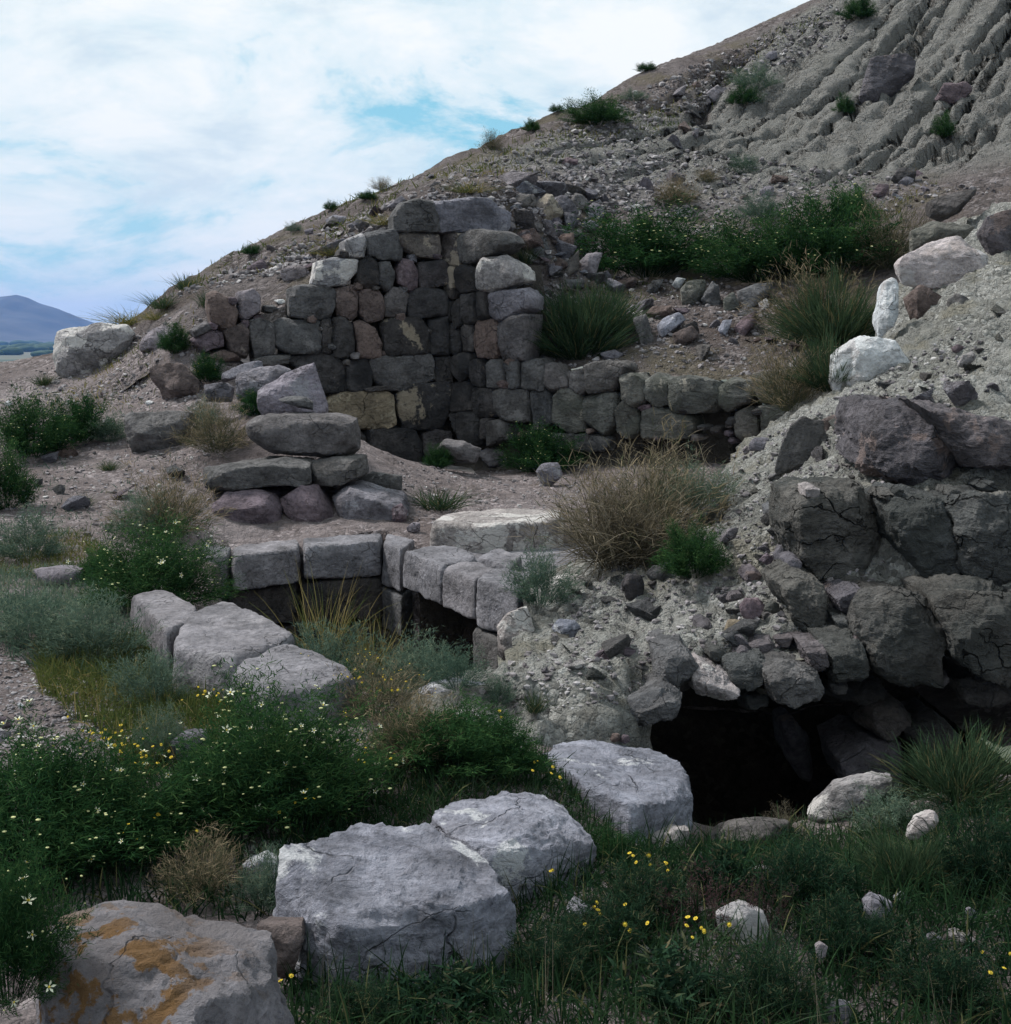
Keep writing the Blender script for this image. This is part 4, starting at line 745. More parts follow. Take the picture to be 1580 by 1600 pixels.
for lab, s, m in [('upright grey slab on the terrace above the side wall', '285,685 350,660 388,780 372,830 312,805', GREY), ('tan stone lying over the upright grey slab', '345,660 385,625 480,622 475,660 405,692', BROWN), ('pale striped stone beside the upright slab', '405,725 430,690 510,655 552,690 480,742 420,775', LAVW), ('brown wedge right of the pale striped stone', '485,765 580,720 612,760 540,828 492,805', BROWN),
    ('thin dark flake above the brown wedge', '480,635 560,640 570,660 520,670', PURP), ('greenish boulder in the row under the second flowering bush, leftmost', '520,545 560,500 650,490 642,560 580,632 530,610', GREEN), ('pointed boulder in the row under the second flowering bush, next to the leftmost', '622,590 680,500 712,520 720,612 660,632', GREY), ('triangular dark stone in the row under the second flowering bush', '732,595 780,550 812,612 802,655 735,652', GREEN),
    ('largest boulder in the row under the second flowering bush', '808,552 900,510 985,510 970,560 880,642 830,640', GREY), ('small round pink stone right of the row under the bush', '903,612 940,588 966,610 940,642 910,636', PINK), ('white upright splinter above the side wall', '710,742 730,700 776,690 742,782', LAVW), ('dark stone leaning right above the side wall', '790,732 830,690 892,648 897,700 822,782', PURP),
    ('white cube like stone above the greenish boulder', '478,520 500,485 545,490 512,545', PALE), ('grey stone left of the white cube like one', '345,560 380,500 440,490 420,530 380,570', GREY), ('tan stone near yellow grass left of the grey one', '200,500 260,485 300,500 260,530 205,530', BROWN), ('light stone on gravel left of the brown wedge', '120,860 190,840 240,865 200,890 140,890', LAV)]:
    boulder(lab, Z4, s, m, .9)
# hillside
for lab, z, s, m, dp in [('big slate grey block embedded in the gullied slope', ZU, '1120,290 1150,172 1262,160 1290,190 1280,240 1180,310 1130,320', SLATE, .5), ('dull purple boulder right of the slate block on the gullied slope', ZU, '1355,300 1380,252 1440,248 1470,272 1420,320', PURP, .6), ('dark flat stone alone on the smooth clay slope', ZU, '185,500 210,482 245,492 240,508 195,510', PURP, .8),
    ('dark boulder in the shady gap at the foot of the gullies', ZU, '1215,550 1240,515 1290,520 1285,555 1240,570', DARK, .8), ('pale round boulder at the foot of the gullies', ZU, '1235,560 1260,540 1285,550 1280,572 1245,575', LAV, .8), ('blue grey boulder at the slope foot above the second bush', ZU, '1155,595 1175,565 1205,570 1205,600 1175,612', PURP, .8), ('pale stone at the slope foot above the second bush', ZU, '805,590 825,572 850,575 848,605 815,612', LAV, .8),
    ('pale block lying in the rocky gap of the ridge', ZU, '815,178 835,158 860,155 860,175 830,188', LAV, .7), ('broad lavender rock face in the rocky gap', ZU, '640,285 670,262 705,270 700,300 660,310', LAV, .7), ('flat grey boulder on slope above the left shoulder of the wall', Z2, '530,565 600,530 680,530 735,580 680,640 560,620', LAV, .7), ('dark ledge stone near the ridge line left of the wall', Z2, '330,545 430,485 472,555 380,572', PURP, .7),
    ('long lavender boulder on the ridge above the wall', Z2, '1200,165 1290,95 1355,150 1280,180', LAV, .7), ('broad pale rock outcrop below the ridge', Z2, '820,250 880,215 950,230 930,300 850,295', LAV, .7), ('smaller outcrop stone left below the ridge', Z2, '690,312 750,298 745,340 700,346', LAV, .7), ('lavender outcrop beside yellow grass above the wall', Z2, '960,280 1020,240 1075,265 1060,305 990,310', LAV, .7), ('white edged stone in the notch of the left wall', Z2, '500,745 560,740 585,760 545,775', PALE, .7)]:
    boulder(lab, z, s, m, dp)

# ------------------------------------------------------------------ scattered rubble (single stones) and gravel (uncountable)
protos = []
for k in range(9):
    rs = np.random.default_rng(k + 50); pts = rs.normal(size=(11, 3)) * np.array([.52, .45, .34]); Vw, F = rock_geo(pts, 3, p=110, amp=.06, cuts=6, seed=k + 400, front=False)
    Vw = Vw / np.ptp(Vw[:, 0]); Vw[:, 2] -= Vw[:, 2].min() * .6
    protos.append((Vw, F))
mats = [LAV, GREY, LAV, PURP, GREY, LAVW, LAV, BROWN, GREY]
proto_me = {}
MN = {id(LAV): 'lavender', id(GREY): 'grey', id(PURP): 'purple', id(CHALK): 'whitish', id(BROWN): 'brown', id(GREEN): 'greenish', id(LAVW): 'pale'}
def rubble(n, region, smin, smax, label, group, mats=mats):
    k = 0; tries = 0; area = sum(1 for _ in [0])
    while k < n and tries < n * 40:
        tries += 1; px, py = region(); p = hit(px, py)
        if p[1] > 45 or np.linalg.norm(p - EYE) < 2: continue
        i = rng.integers(len(protos)); key = (i, id(mats[i]))
        if key not in proto_me: proto_me[key] = mesh_np('rubble_stone', protos[i][0], protos[i][1], False, mats=[mats[i]])
        o = place('rubble_stone', proto_me[key]); s = smin * (smax / smin) ** (rng.random() ** 1.8); o.scale = (s, s, s * rng.uniform(.75, 1.2)); o.location = p - np.array([0, 0, .12 * s]); o.rotation_euler = (rng.normal() * .25, rng.normal() * .25, rng.uniform(0, 6.28))
        a = MN[id(mats[i])]; tag(o, label.replace('small', 'small ' + a), 'rubble stone', a + ' ' + group); k += 1
def quad(*pts):
    a = np.array(pts, float)
    def f():
        u, v = rng.random(2); return (a[0] * (1 - u) + a[1] * u) * (1 - v) + (a[3] * (1 - u) + a[2] * u) * v
    return f
rubble(16, quad((806,330),(880,330),(880,540),(838,545)), .16, .42, 'small stone wedged at the right end of the rear wall', 'stones at the right end of the rear wall')
rubble(10, quad((60,640),(300,690),(310,830),(60,830)), .08, .26, 'small tumbled stone on the left terrace', 'tumbled stones on the left terrace')
rubble(54, quad((790,285),(970,300),(930,450),(830,420)), .12, .50, 'small angular stone in the rubble beside the wall corner', 'rubble beside the wall corner')
rubble(22, quad((960,280),(1560,270),(1560,330),(900,345)), .08, .28, 'small loose stone on the slope foot above the flowering bushes', 'stones above the flowering bushes')
rubble(20, quad((1010,150),(1090,130),(1110,230),(1060,250)), .12, .45, 'small stone in the rocky gap of the upper slope', 'stones in the rocky gap')
rubble(22, quad((330,430),(690,270),(660,320),(440,450)), .08, .30, 'small stone on the scree behind the rear wall top', 'stones on the left scree')
rubble(32, quad((860,440),(1180,450),(1280,590),(860,560)), .06, .30, 'small stone on the gravelly shelf above the side wall', 'stones on the gravel shelf')
rubble(62, quad((960,800),(1240,700),(1250,1050),(820,1080)), .04, .17, 'small stone stuck in the clay face of the bank', 'stones in the bank face', [GREY, GREEN, LAV, GREEN, GREY, CHALK, LAV, GREEN, GREY])
rubble(24, quad((1180,700),(1570,480),(1575,610),(1330,760)), .04, .24, 'small stone lying on the upper bank', 'stones on the upper bank', [GREY, GREEN, LAV, GREEN, GREY, CHALK, LAV, GREEN, GREY])
rubble(16, quad((0,1030),(160,1060),(180,1190),(0,1180)), .02, .07, 'small stone on the path at left', 'stones on the path')
rubble(16, quad((0,580),(200,600),(300,780),(0,820)), .03, .12, 'small stone on the stony soil at left', 'stones on the left soil')
def gravel(name, n, region, smin, smax, mat):
    D, F = ico(1); Vs, Fs = [], []; k = 0; t = 0
    while k < n and t < n * 4:
        t += 1; px, py = region(); p = hit(px, py)
        if p[1] > 45: continue
        s = smin * (smax / smin) ** (rng.random() ** 2.2) * .5; q = D * (1 + .28 * rng.standard_normal((len(D), 1))) * np.array([1, rng.uniform(.6, 1), rng.uniform(.45, .8)]) * s
        a = rng.uniform(0, 6.28); ca, sa = math.cos(a), math.sin(a); q = np.stack([q[:, 0] * ca - q[:, 1] * sa, q[:, 0] * sa + q[:, 1] * ca, q[:, 2]], 1)
        Vs.append(q + p + np.array([0, 0, .1 * s])); Fs.append(F + k * len(D)); k += 1
    o = place(name, mesh_np(name, np.concatenate(Vs), np.concatenate(Fs), False, mats=[mat])); return tag(o, kind='stuff')
m = MB('gravel_mix'); v = m.coord(False)
GRAV = m.out(m.mix(1.0, m.ramp(m.voro(v, 9, out='Color'), [(.15, (.09, .08, .085)), (.45, (.18, .165, .17)), (.75, (.26, .24, .25)), (.93, (.48, .46, .45))]), m.ramp(m.noise(v, 40, 4, .7), [(.3, (.7, .7, .7)), (.7, (1.2, 1.2, 1.2))]), 'MULTIPLY'), .95)
gravel('path_gravel', 2400, quad((-40,1010),(190,1070),(280,1200),(-40,1220)), .008, .035, GRAV)
gravel('soil_gravel', 2200, quad((-20,570),(330,590),(340,850),(-20,860)), .012, .06, GRAV)
gravel('slope_gravel', 900, quad((90,560),(310,470),(330,620),(60,650)), .015, .08, GRAV)
gravel('terrace_gravel', 900, quad((620,720),(920,720),(900,790),(640,830)), .012, .05, GRAV)
gravel('bank_gravel', 3600, quad((1130,720),(1560,480),(1300,1060),(700,1130)), .008, .05, GRAV)
gravel('shelf_gravel', 2200, quad((840,430),(1260,430),(1300,600),(840,570)), .015, .09, GRAV)
gravel('scree_gravel', 3600, quad((250,470),(1040,130),(1030,320),(560,400)), .03, .15, GRAV)
gravel('ridge_gravel', 1500, quad((860,205),(1300,5),(1340,50),(960,230)), .03, .16, GRAV)
gravel('slope_gravel', 2400, quad((800,270),(1080,235),(1580,300),(820,420)), .03, .14, GRAV)
# ------------------------------------------------------------------ vegetation
def leaf_mat(name, stops, trans=.3):
    m = MB(name); a = m.n('ShaderNodeAttribute', attribute_name='tint'); r = m.n('ShaderNodeObjectInfo').outputs['Random']
    c = m.ramp(a.outputs['Fac'], stops); c = m.mix(1.0, c, m.ramp(r, [(0, (.8, .85, .85)), (1, (1.18, 1.12, 1.1))]), 'MULTIPLY'); return m.out_leaf(c, trans)
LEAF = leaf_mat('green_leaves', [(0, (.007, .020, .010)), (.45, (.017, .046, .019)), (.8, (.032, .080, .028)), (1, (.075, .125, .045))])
DLEAF = leaf_mat('dark_weed_leaves', [(0, (.006, .014, .010)), (.5, (.014, .032, .020)), (.85, (.026, .055, .030)), (1, (.12, .10, .06))])
BROOM = leaf_mat('broom_stems', [(0, (.018, .034, .018)), (.5, (.034, .062, .034)), (.85, (.06, .092, .048)), (1, (.14, .12, .06))])
SAGE = leaf_mat('grey_green_leaves', [(0, (.036, .062, .046)), (.5, (.068, .110, .082)), (.85, (.11, .155, .115)), (1, (.18, .20, .13))])
STRAW = leaf_mat('dry_twigs', [(0, (.030, .028, .022)), (.5, (.092, .082, .060)), (1, (.225, .195, .145))], .15)  # darkest tint paints in the shade inside the dry bushes
MIXD = leaf_mat('half_dry_twigs', [(0, (.03, .042, .028)), (.45, (.062, .074, .044)), (.62, (.12, .10, .065)), (1, (.24, .195, .13))], .2)
GRASS = leaf_mat('grass_blades', [(0, (.006, .015, .008)), (.45, (.014, .034, .016)), (.8, (.03, .062, .027)), (.95, (.05, .075, .045)), (1, (.15, .14, .06))])
YGRASS = leaf_mat('yellowing_grass', [(0, (.04, .06, .02)), (.5, (.09, .11, .035)), (.8, (.16, .14, .05)), (1, (.25, .20, .09))])
REDW = leaf_mat('reddish_weed', [(0, (.035, .02, .022)), (.6, (.08, .045, .05)), (1, (.05, .08, .04))])
def plain_mat(n, c): return MB(n).out(c, .8)
WHITE = plain_mat('white_petals', (.62, .63, .48)); YEL = plain_mat('yellow_petals', (.55, .40, .04)); CREAM = plain_mat('cream_buds', (.50, .50, .24)); WOOD = plain_mat('woody_stems', (.10, .085, .065))

def ribbons(base, d, ln, wd, droop=.25, seg=3, side=None, r=rng):
    "curved tapering blades; arrays of base points, directions, lengths, widths"
    n = len(base); d = d / np.linalg.norm(d, axis=1, keepdims=True)
    if side is None: side = r.normal(size=(n, 3))
    s = np.cross(d, side); s /= np.maximum(np.linalg.norm(s, axis=1, keepdims=True), 1e-6)
    dr = np.asarray(droop) * np.ones(n); out = []; hor = d.copy(); hor[:, 2] = 0
    for k in range(seg + 1):
        t = k / seg; p = base + d * (ln * t)[:, None]; p = p + hor * (dr * ln * t * t * .5)[:, None]; p[:, 2] -= dr * ln * t * t * .55
        w = wd * (1 - t ** 1.6 * .88) * (.55 + .45 * min(1, t * 3 + .3)); out += [p - s * w[:, None] * .5, p + s * w[:, None] * .5]
    V = np.stack(out, 1).reshape(-1, 3); b = np.arange(n)[:, None] * (2 * (seg + 1)); q = []
    for k in range(seg): q.append(b + np.array([[2 * k, 2 * k + 1, 2 * k + 3, 2 * k + 2]]))
    return V, np.concatenate(q), 2 * (seg + 1)
def merge(parts):
    V, F, T, o = [], [], [], 0
    for v, f, t in parts: V.append(v); F.append(f + o); T.append(t); o += len(v)
    return np.concatenate(V), np.concatenate(F), np.concatenate(T)
def shrub_geo(seed, stems=60, leaves=4000, leaf=.05, lw=.010, spread=1.15, wild=.55, dry=0.0, stem_t=.2, leafy=(.35, 1.0), stem_w=.008, lobes=5, dome=.62):
    "shrub about one unit wide and one high; stems fan out of the base and carry the leaves"
    r = np.random.default_rng(seed)
    a = r.uniform(0, 6.283, stems); el = np.arccos(1 - r.random(stems) ** 1.15 * .80)
    lob = 1 + .22 * np.sin(a * lobes / 2 + seed) * np.sin(el * 2.5) + .14 * r.normal(size=stems)
    tip = np.stack([np.cos(a) * np.sin(el) * .52 * spread, np.sin(a) * np.sin(el) * .52 * spread, np.cos(el) * .98 + .03], 1) * lob[:, None]
    base = np.stack([np.cos(a) * .06, np.sin(a) * .06, np.zeros(stems)], 1) * r.random((stems, 1)) ; base[:, :2] += tip[:, :2] * .18
    d = tip - base; ln = np.linalg.norm(d, axis=1); sv, sf, _ = ribbons(base, d, ln, np.full(stems, stem_w), .12, 4, r=r)
    parts = [(sv, sf, np.full(len(sv), stem_t))]
    i = r.integers(0, stems, leaves); t = leafy[0] + (leafy[1] - leafy[0]) * r.random(leaves) ** .75
    dn = d / ln[:, None]; hor = dn.copy(); hor[:, 2] = 0
    p = base[i] + dn[i] * (ln[i] * t)[:, None] + hor[i] * (.12 * ln[i] * t * t * .5)[:, None]; p[:, 2] -= .12 * ln[i] * t * t * .55
    p += r.normal(size=(leaves, 3)) * .032 * (.4 + t)[:, None]; p[:, 2] = np.maximum(p[:, 2], .01)
    dd = dn[i] + r.normal(size=(leaves, 3)) * wild + np.array([0, 0, .25]); L_ = leaf * r.uniform(.55, 1.35, leaves)
    lv, lf, nv = ribbons(p, dd, L_, lw * r.uniform(.7, 1.3, leaves), .35, 2, r=r)
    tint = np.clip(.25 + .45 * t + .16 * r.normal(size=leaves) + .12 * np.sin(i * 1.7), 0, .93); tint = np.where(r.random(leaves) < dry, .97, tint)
    parts.append((lv, lf, np.repeat(tint, nv))); tips = p[t > .85]
    return merge(parts) + (tips,)
def twig_geo(seed, n=900, curl=.5, dome=.8):
    r = np.random.default_rng(seed); a = r.uniform(0, 6.283, n); el = np.arccos(1 - r.random(n) * dome); tt = r.random(n) ** .6 * .75
    out = np.stack([np.cos(a) * np.sin(el) * .5, np.sin(a) * np.sin(el) * .5, np.cos(el) * .92], 1); lob = 1 + .2 * np.sin(a * 2.3 + seed)
    base = out * (tt * lob)[:, None]; base[:, 2] *= .9
    d = out + r.normal(size=(n, 3)) * curl * .6; ln = r.uniform(.16, .5, n) * (1 - tt * .45); v, f, k = ribbons(base, d, ln, np.full(n, .0065), r.uniform(-.3, .8, n), 4, r=r)
    return v, f, np.repeat(np.clip(.25 + tt * .55 + .2 * r.normal(size=n), 0, 1), k)
def tuft_geo(seed, n=260, spread=.5, w=.016, seg=4, droop=.5, dry=.12):
    r = np.random.default_rng(seed); a = r.uniform(0, 6.283, n); b = r.normal(size=(n, 3)) * np.array([.12, .12, 0]); lean = np.abs(r.normal(size=n)) * spread
    d = np.stack([np.cos(a) * lean, np.sin(a) * lean, np.ones(n)], 1) + b * 1.4; ln = r.uniform(.45, 1.08, n)
    v, f, k = ribbons(b, d, ln, w * r.uniform(.6, 1.3, n), droop * r.uniform(.2, 1.6, n), seg, r=r); t = np.clip(r.normal(.5, .2, n), 0, .94); t = np.where(r.random(n) < dry, .98, t)
    return v, f, np.repeat(t, k)
VEG = {}
def vmesh(kind):
    if kind in VEG: return VEG[kind]
    k, s = kind.rsplit('_', 1); s = int(s)
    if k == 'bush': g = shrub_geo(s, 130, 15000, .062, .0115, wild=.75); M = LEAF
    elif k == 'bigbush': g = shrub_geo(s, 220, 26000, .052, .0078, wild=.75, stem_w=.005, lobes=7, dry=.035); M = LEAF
    elif k == 'broom': g = shrub_geo(s, 150, 2600, .30, .010, wild=.16, stem_t=.25, leafy=(.05, .75), spread=1.25, dry=.07); M = BROOM
    elif k == 'sage': g = shrub_geo(s, 90, 5200, .080, .010, wild=.6, dry=.06, stem_t=.5); M = SAGE
    elif k == 'half':
        a = shrub_geo(s, 90, 2600, .11, .008, wild=.5, dry=.25, stem_t=.5); b = twig_geo(s + 3, 700); g = merge([a[:3], b]) + (a[3],); M = MIXD
    elif k == 'straw':
        a = shrub_geo(s, 80, 1500, .16, .0050, wild=.6, dry=.5, stem_t=.4); b = twig_geo(s + 3, 1300, .95); g = merge([a[:3], b]) + (a[3],); M = STRAW
    elif k == 'tuft': g = tuft_geo(s) + (None,); M = BROOM
    elif k == 'grass': g = tuft_geo(s, 200, .7) + (None,); M = GRASS
    elif k == 'ygrass': g = tuft_geo(s, 220, .8, .012, dry=.3) + (None,); M = YGRASS
    elif k == 'stalk': g = tuft_geo(s, 150, .30, .0085, 5, .45, .5) + (None,); M = YGRASS
    elif k == 'dark': g = shrub_geo(s, 90, 8000, .085, .011, wild=.65, dry=.04); M = DLEAF
    elif k == 'broad': g = shrub_geo(s, 34, 1100, .15, .045, wild=.8, dry=.03); M = DLEAF
    elif k == 'red': g = shrub_geo(s, 40, 1500, .05, .012, wild=.8); M = REDW
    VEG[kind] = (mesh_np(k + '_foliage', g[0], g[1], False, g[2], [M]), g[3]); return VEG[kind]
def flower_mesh(name, petals, rad, w, mat, cmat, crad):
    V, F, mi = [], [], []
    for k in range(petals):
        a = 6.283 * k / petals; c, s = math.cos(a), math.sin(a)
        pts = [(0.1, -.1 * w, 0), (.55, -w * .5, .22), (1.0, 0, .30), (.55, w * .5, .22), (0.1, .1 * w, 0)]; o = len(V)
        V += [((x * c - y * s) * rad, (x * s + y * c) * rad, z * rad) for x, y, z in pts]; F.append([o, o + 1, o + 2, o + 3]); mi.append(0); F.append([o, o + 3, o + 4, o + 4 - 4]); mi.append(0); F[-1] = [o, o + 3, o + 4, o + 4]
    F = [f for f in F if len(set(f)) == 4]; mi = [0] * len(F); o = len(V); V.append((0, 0, crad * 1.1))
    for k in range(6): V.append((crad * math.cos(k * 1.047), crad * math.sin(k * 1.047), .1 * rad))
    T = [[o, o + 1 + k, o + 1 + (k + 1) % 6] for k in range(6)]
    return mesh_np(name, np.array(V), [np.array(F), np.array(T)], False, mats=[mat, cmat], midx=mi + [1] * 6)
FLW = flower_mesh('white_flower', 5, .018, .40, WHITE, YEL, .004); FLY = flower_mesh('yellow_flower', 8, .0075, .75, YEL, YEL, .005)
BUD = None
def dots(tips, n, size, r):
    "tiny blossoms too small to pick apart, as one part"
    i = r.choice(len(tips), min(n, len(tips)), False); c = tips[i] * 1.05; D, F = ico(1); q = D[None] * (size * r.uniform(.6, 1.2, len(c)))[:, None, None] * np.array([1, 1, .6]) + c[:, None]
    return q.reshape(-1, 3), (F[None] + (np.arange(len(c)) * len(D))[:, None, None]).reshape(-1, 3)
DOTS = {}
def plant(kind, cx, by, w, h, label, name='shrub', cat='shrub', group=None, Y=None, flowers=0, buds=0, budmat=None, depth=1.0, fl=None, sink=.02):
    p = hit(cx, by) if Y is None else U(cx, by, Y); k = p[1] / FPX; W, H = w * k, h * k * 1.12
    e = empty(name, p, label, cat, group); me, tips = vmesh(kind)
    o = place('foliage', me, e, (0, 0, -sink * H)); o.scale = (W, W * depth, H); o.rotation_euler.z = 0 if fl else rng.uniform(0, 6.28)
    cz, sz = math.cos(o.rotation_euler.z), math.sin(o.rotation_euler.z)
    if buds and tips is not None:
        key = (kind, buds)
        if key not in DOTS:
            v, f = dots(tips, buds, .011, np.random.default_rng(buds)); DOTS[key] = mesh_np('blossoms', v, f, True, mats=[budmat or CREAM])
        b = place('blossoms', DOTS[key], e, (0, 0, -sink * H)); b.scale = o.scale; b.rotation_euler = o.rotation_euler; b['kind'] = 'stuff'
    if flowers and tips is not None:
        t2 = tips[np.argsort(tips[:, 2] * .6 + np.linalg.norm(tips[:, :2], axis=1) + rng.random(len(tips)) * .5)[len(tips) // 3:]]
        for j in rng.choice(len(t2), min(flowers, len(t2)), False):
            q = t2[j] * 1.06; q = np.array([(q[0] * cz - q[1] * sz) * W, (q[0] * sz + q[1] * cz) * W * depth, q[2] * H])
            f = place('flower', FLW, e, q); s = rng.uniform(.55, 1.15); f.scale = (s, s, s * rng.uniform(.7, 2.2)); n = Vector(q / np.array([W, W, H]) + np.array([0, -.2, .25]) + rng.normal(size=3) * .5); f.rotation_euler = n.to_track_quat('Z', 'Y').to_euler()
    return e
# slope and wall shrubs
plant('bush_1', 1010, 432, 205, 92, 'left dark green bush dotted with pale blossoms on the rubble slope', buds=150, depth=.8)
plant('bush_2', 1185, 440, 160, 90, 'dark green bush with pale blossoms, left half of the wide second clump', buds=90, depth=.8)
plant('bush_3', 1300, 432, 180, 118, 'taller dark green bush at the right of the wide second clump', buds=70, depth=.8)
plant('half_1', 1385, 420, 120, 100, 'greyish dry bush fading right of the dark flowering clump')
plant('broom_1', 905, 560, 150, 105, 'upright dark green broom tuft on the side wall top', depth=.8)
plant('broom_2', 925, 530, 150, 78, 'upper part tuft of dark green broom behind the front tuft', depth=.8)
plant('half_2', 1265, 520, 150, 105, 'brown topped dry bush behind the white crest boulder')
plant('broom_3', 1305, 545, 150, 115, 'dark broom bush left of the upright white finger stone')
plant('half_3', 1235, 600, 120, 105, 'low brown twiggy bush hanging over the right end of the side wall')
plant('broom_4', 1300, 610, 110, 90, 'dark grassy clump just left of the white crest boulder')
plant('tuft_1', 820, 412, 42, 36, 'small green tuft on the right end of the wall top', 'grass_tuft', 'grass tuft')
# terrace
plant('straw_1', 965, 885, 230, 170, 'large straw coloured dry bush on the bank crest', depth=.9)
plant('straw_2', 1040, 800, 170, 92, 'tangled dry bush at the back right of the large straw one', depth=.9)
plant('half_4', 1010, 868, 230, 165, 'half green twiggy growth inside the straw bush')
plant('sage_1', 1095, 795, 100, 68, 'green weed clump at the right of the straw bush')
plant('bush_4', 1085, 900, 95, 82, 'bright green feathery weed below the straw bush')
plant('bush_5', 845, 738, 100, 66, 'dark low bush with pale blossoms at the foot of the side wall', buds=80)
plant('tuft_2', 685, 795, 105, 42, 'green grass tuft in front of the half buried slab', 'grass_tuft', 'grass tuft')
plant('sage_2', 725, 862, 62, 40, 'grey green tuft growing against the cracked slab', 'grass_tuft', 'grass tuft')
plant('sage_3', 845, 945, 105, 85, 'grey green bushy tuft at the right rim of the pit')
plant('tuft_3', 768, 900, 46, 26, 'tiny tuft on the right hand pit blocks', 'grass_tuft', 'grass tuft')
plant('sage_4', 780, 1100, 46, 46, 'small grey green tuft on clay, left of the pair', 'grass_tuft', 'grass tuft')
plant('tuft_4', 836, 1112, 44, 52, 'small green tuft on clay, right of the pair', 'grass_tuft', 'grass tuft')
plant('bush_6', 685, 712, 36, 34, 'dark little plant at the rear wall foot', 'weed', 'weed')
# left
plant('bush_7', 52, 712, 110, 80, 'left flowering bush beside the soil slope, the broad one', buds=110)
plant('bush_8', 128, 690, 95, 66, 'green bush touching the broad flowering one on its right', buds=50)
plant('sage_5', 172, 690, 60, 40, 'low grey green bush left of the trapezoid boulder')
plant('bush_9', 10, 795, 85, 92, 'green bush cut by the left border of the picture', buds=60)
plant('half_5', 262, 838, 140, 100, 'wide greyish twiggy bush left of the slab pier')
plant('sage_6', 222, 835, 85, 60, 'low green weed in front of the greyish twiggy bush')
plant('half_6', 340, 705, 110, 74, 'straw and green bush between trapezoid boulder and pier')
plant('sage_7', 318, 668, 60, 40, 'green weed at the left behind the straw and green bush')
plant('bush_10', 325, 597, 50, 38, 'small bush with yellow blossoms above the square block', buds=40, budmat=YEL)
plant('bush_11', 275, 552, 46, 40, 'dark weed beside the low rounded boulder')
plant('tuft_5', 432, 575, 50, 34, 'fresh green tuft at the foot of the rear wall', 'grass_tuft', 'grass tuft')
plant('bush_12', 400, 650, 60, 34, 'little bush with yellow blossoms over the topmost pier slab', buds=40, budmat=YEL)
plant('tuft_6', 70, 602, 40, 24, 'small weed at the foot of the big square boulder', 'weed', 'weed')
plant('sage_8', 45, 872, 120, 70, 'grey green weeds by the left border above the yellow grass')
plant('bush_13', 160, 905, 70, 46, 'dark feathery plant left of the white flowered bush')
plant('bigbush_1', 245, 950, 185, 112, 'bush with many white star flowers beside the left pit blocks', buds=120, flowers=34)
plant('tuft_7', 130, 790, 40, 24, 'small weed in the middle of the left soil', 'weed', 'weed')
plant('tuft_8', 170, 735, 40, 20, 'small weed on soil below the flowering bushes', 'weed', 'weed')
plant('tuft_9', 325, 480, 40, 36, 'dark tuft left of the round brown wall stone', 'grass_tuft', 'grass tuft')
# pit and middle
plant('stalk_1', 505, 1030, 150, 165, 'tall yellowish dry grass tuft standing in the pit', 'dry_grass_tuft', 'grass tuft', Y=7.25)
plant('stalk_2', 580, 1045, 130, 110, 'thin arching dry grass at the right of the tall tuft', 'dry_grass_tuft', 'grass tuft', Y=7.0)
plant('sage_9', 520, 1062, 130, 80, 'blue green weeds at the front rim of the pit, left clump', Y=6.75)
plant('sage_10', 640, 1078, 130, 84, 'blue green wispy weeds at the front rim of the pit, middle clump', Y=6.6)
plant('sage_11', 715, 1075, 100, 60, 'blue green wispy weeds ending at the bank toe')
plant('half_7', 590, 1120, 130, 90, 'thin straw coloured weeds with small yellow flowers before the pit', buds=60, budmat=YEL)
plant('bush_14', 500, 1098, 110, 52, 'dark bush with small yellow flowers right of the third pit block', buds=70, budmat=YEL)
plant('half_8', 640, 1190, 150, 110, 'greyish tangled weeds right of the big green foreground bush')
plant('bigbush_2', 440, 1275, 300, 190, 'big bright green bush with white star flowers in the foreground', buds=140, flowers=34, depth=.8)
plant('bush_15', 330, 1290, 180, 120, 'darker green growth at the left of the big foreground bush', flowers=6)
plant('bigbush_3', 60, 1350, 330, 185, 'broad dark green bush with white flowers at the left border', buds=120, flowers=30)
plant('bigbush_4', 200, 1330, 200, 120, 'low green bush with white flowers right of the left border bush', buds=60, flowers=14)
plant('bigbush_5', 15, 1560, 190, 220, 'feathery green plant with white flowers covering the left of the lichen boulder', buds=90, flowers=16, Y=3.0)
plant('bush_16', 700, 1200, 190, 90, 'dark weeds below the clay covered lavender stone')
plant('bush_17', 770, 1205, 130, 80, 'dark green weeds left of the grey sill block')
plant('sage_12', 235, 1105, 120, 78, 'blue green bush in yellow grass left of the pit blocks')
plant('sage_13', 255, 1185, 70, 80, 'grey green bush behind the squat lavender stone')
plant('sage_14', 150, 1030, 150, 95, 'grey green weeds beside the path at left')
plant('sage_15', 60, 1010, 140, 90, 'blue green weeds at the left border above the path')
plant('half_9', 320, 1400, 150, 90, 'greyish twiggy weed behind the lichen boulder')
plant('sage_16', 420, 1420, 100, 90, 'drooping grey green weed left of the biggest boulder')
plant('red_1', 1100, 1450, 130, 130, 'reddish seeding weed in the lower right grass, left clump', 'weed', 'weed')
plant('red_2', 1195, 1450, 90, 100, 'reddish seeding weed right of the pale purple stone', 'weed', 'weed')
plant('broad_1', 1130, 1395, 90, 75, 'broad leaved green weed above the reddish weed', 'weed', 'weed')
plant('broom_5', 1500, 1250, 190, 110, 'dim twiggy weeds under the overhang at right')
plant('sage_20', 1400, 1300, 130, 60, 'dim tangled weeds beside the sloping grey slab')
plant('straw_3', 1120, 1325, 60, 34, 'thin dead weed in front of the black tomb mouth', 'dry_weed', 'weed')
plant('straw_4', 1225, 1310, 60, 50, 'thin dry weed at the right edge of the black tomb mouth', 'dry_weed', 'weed')
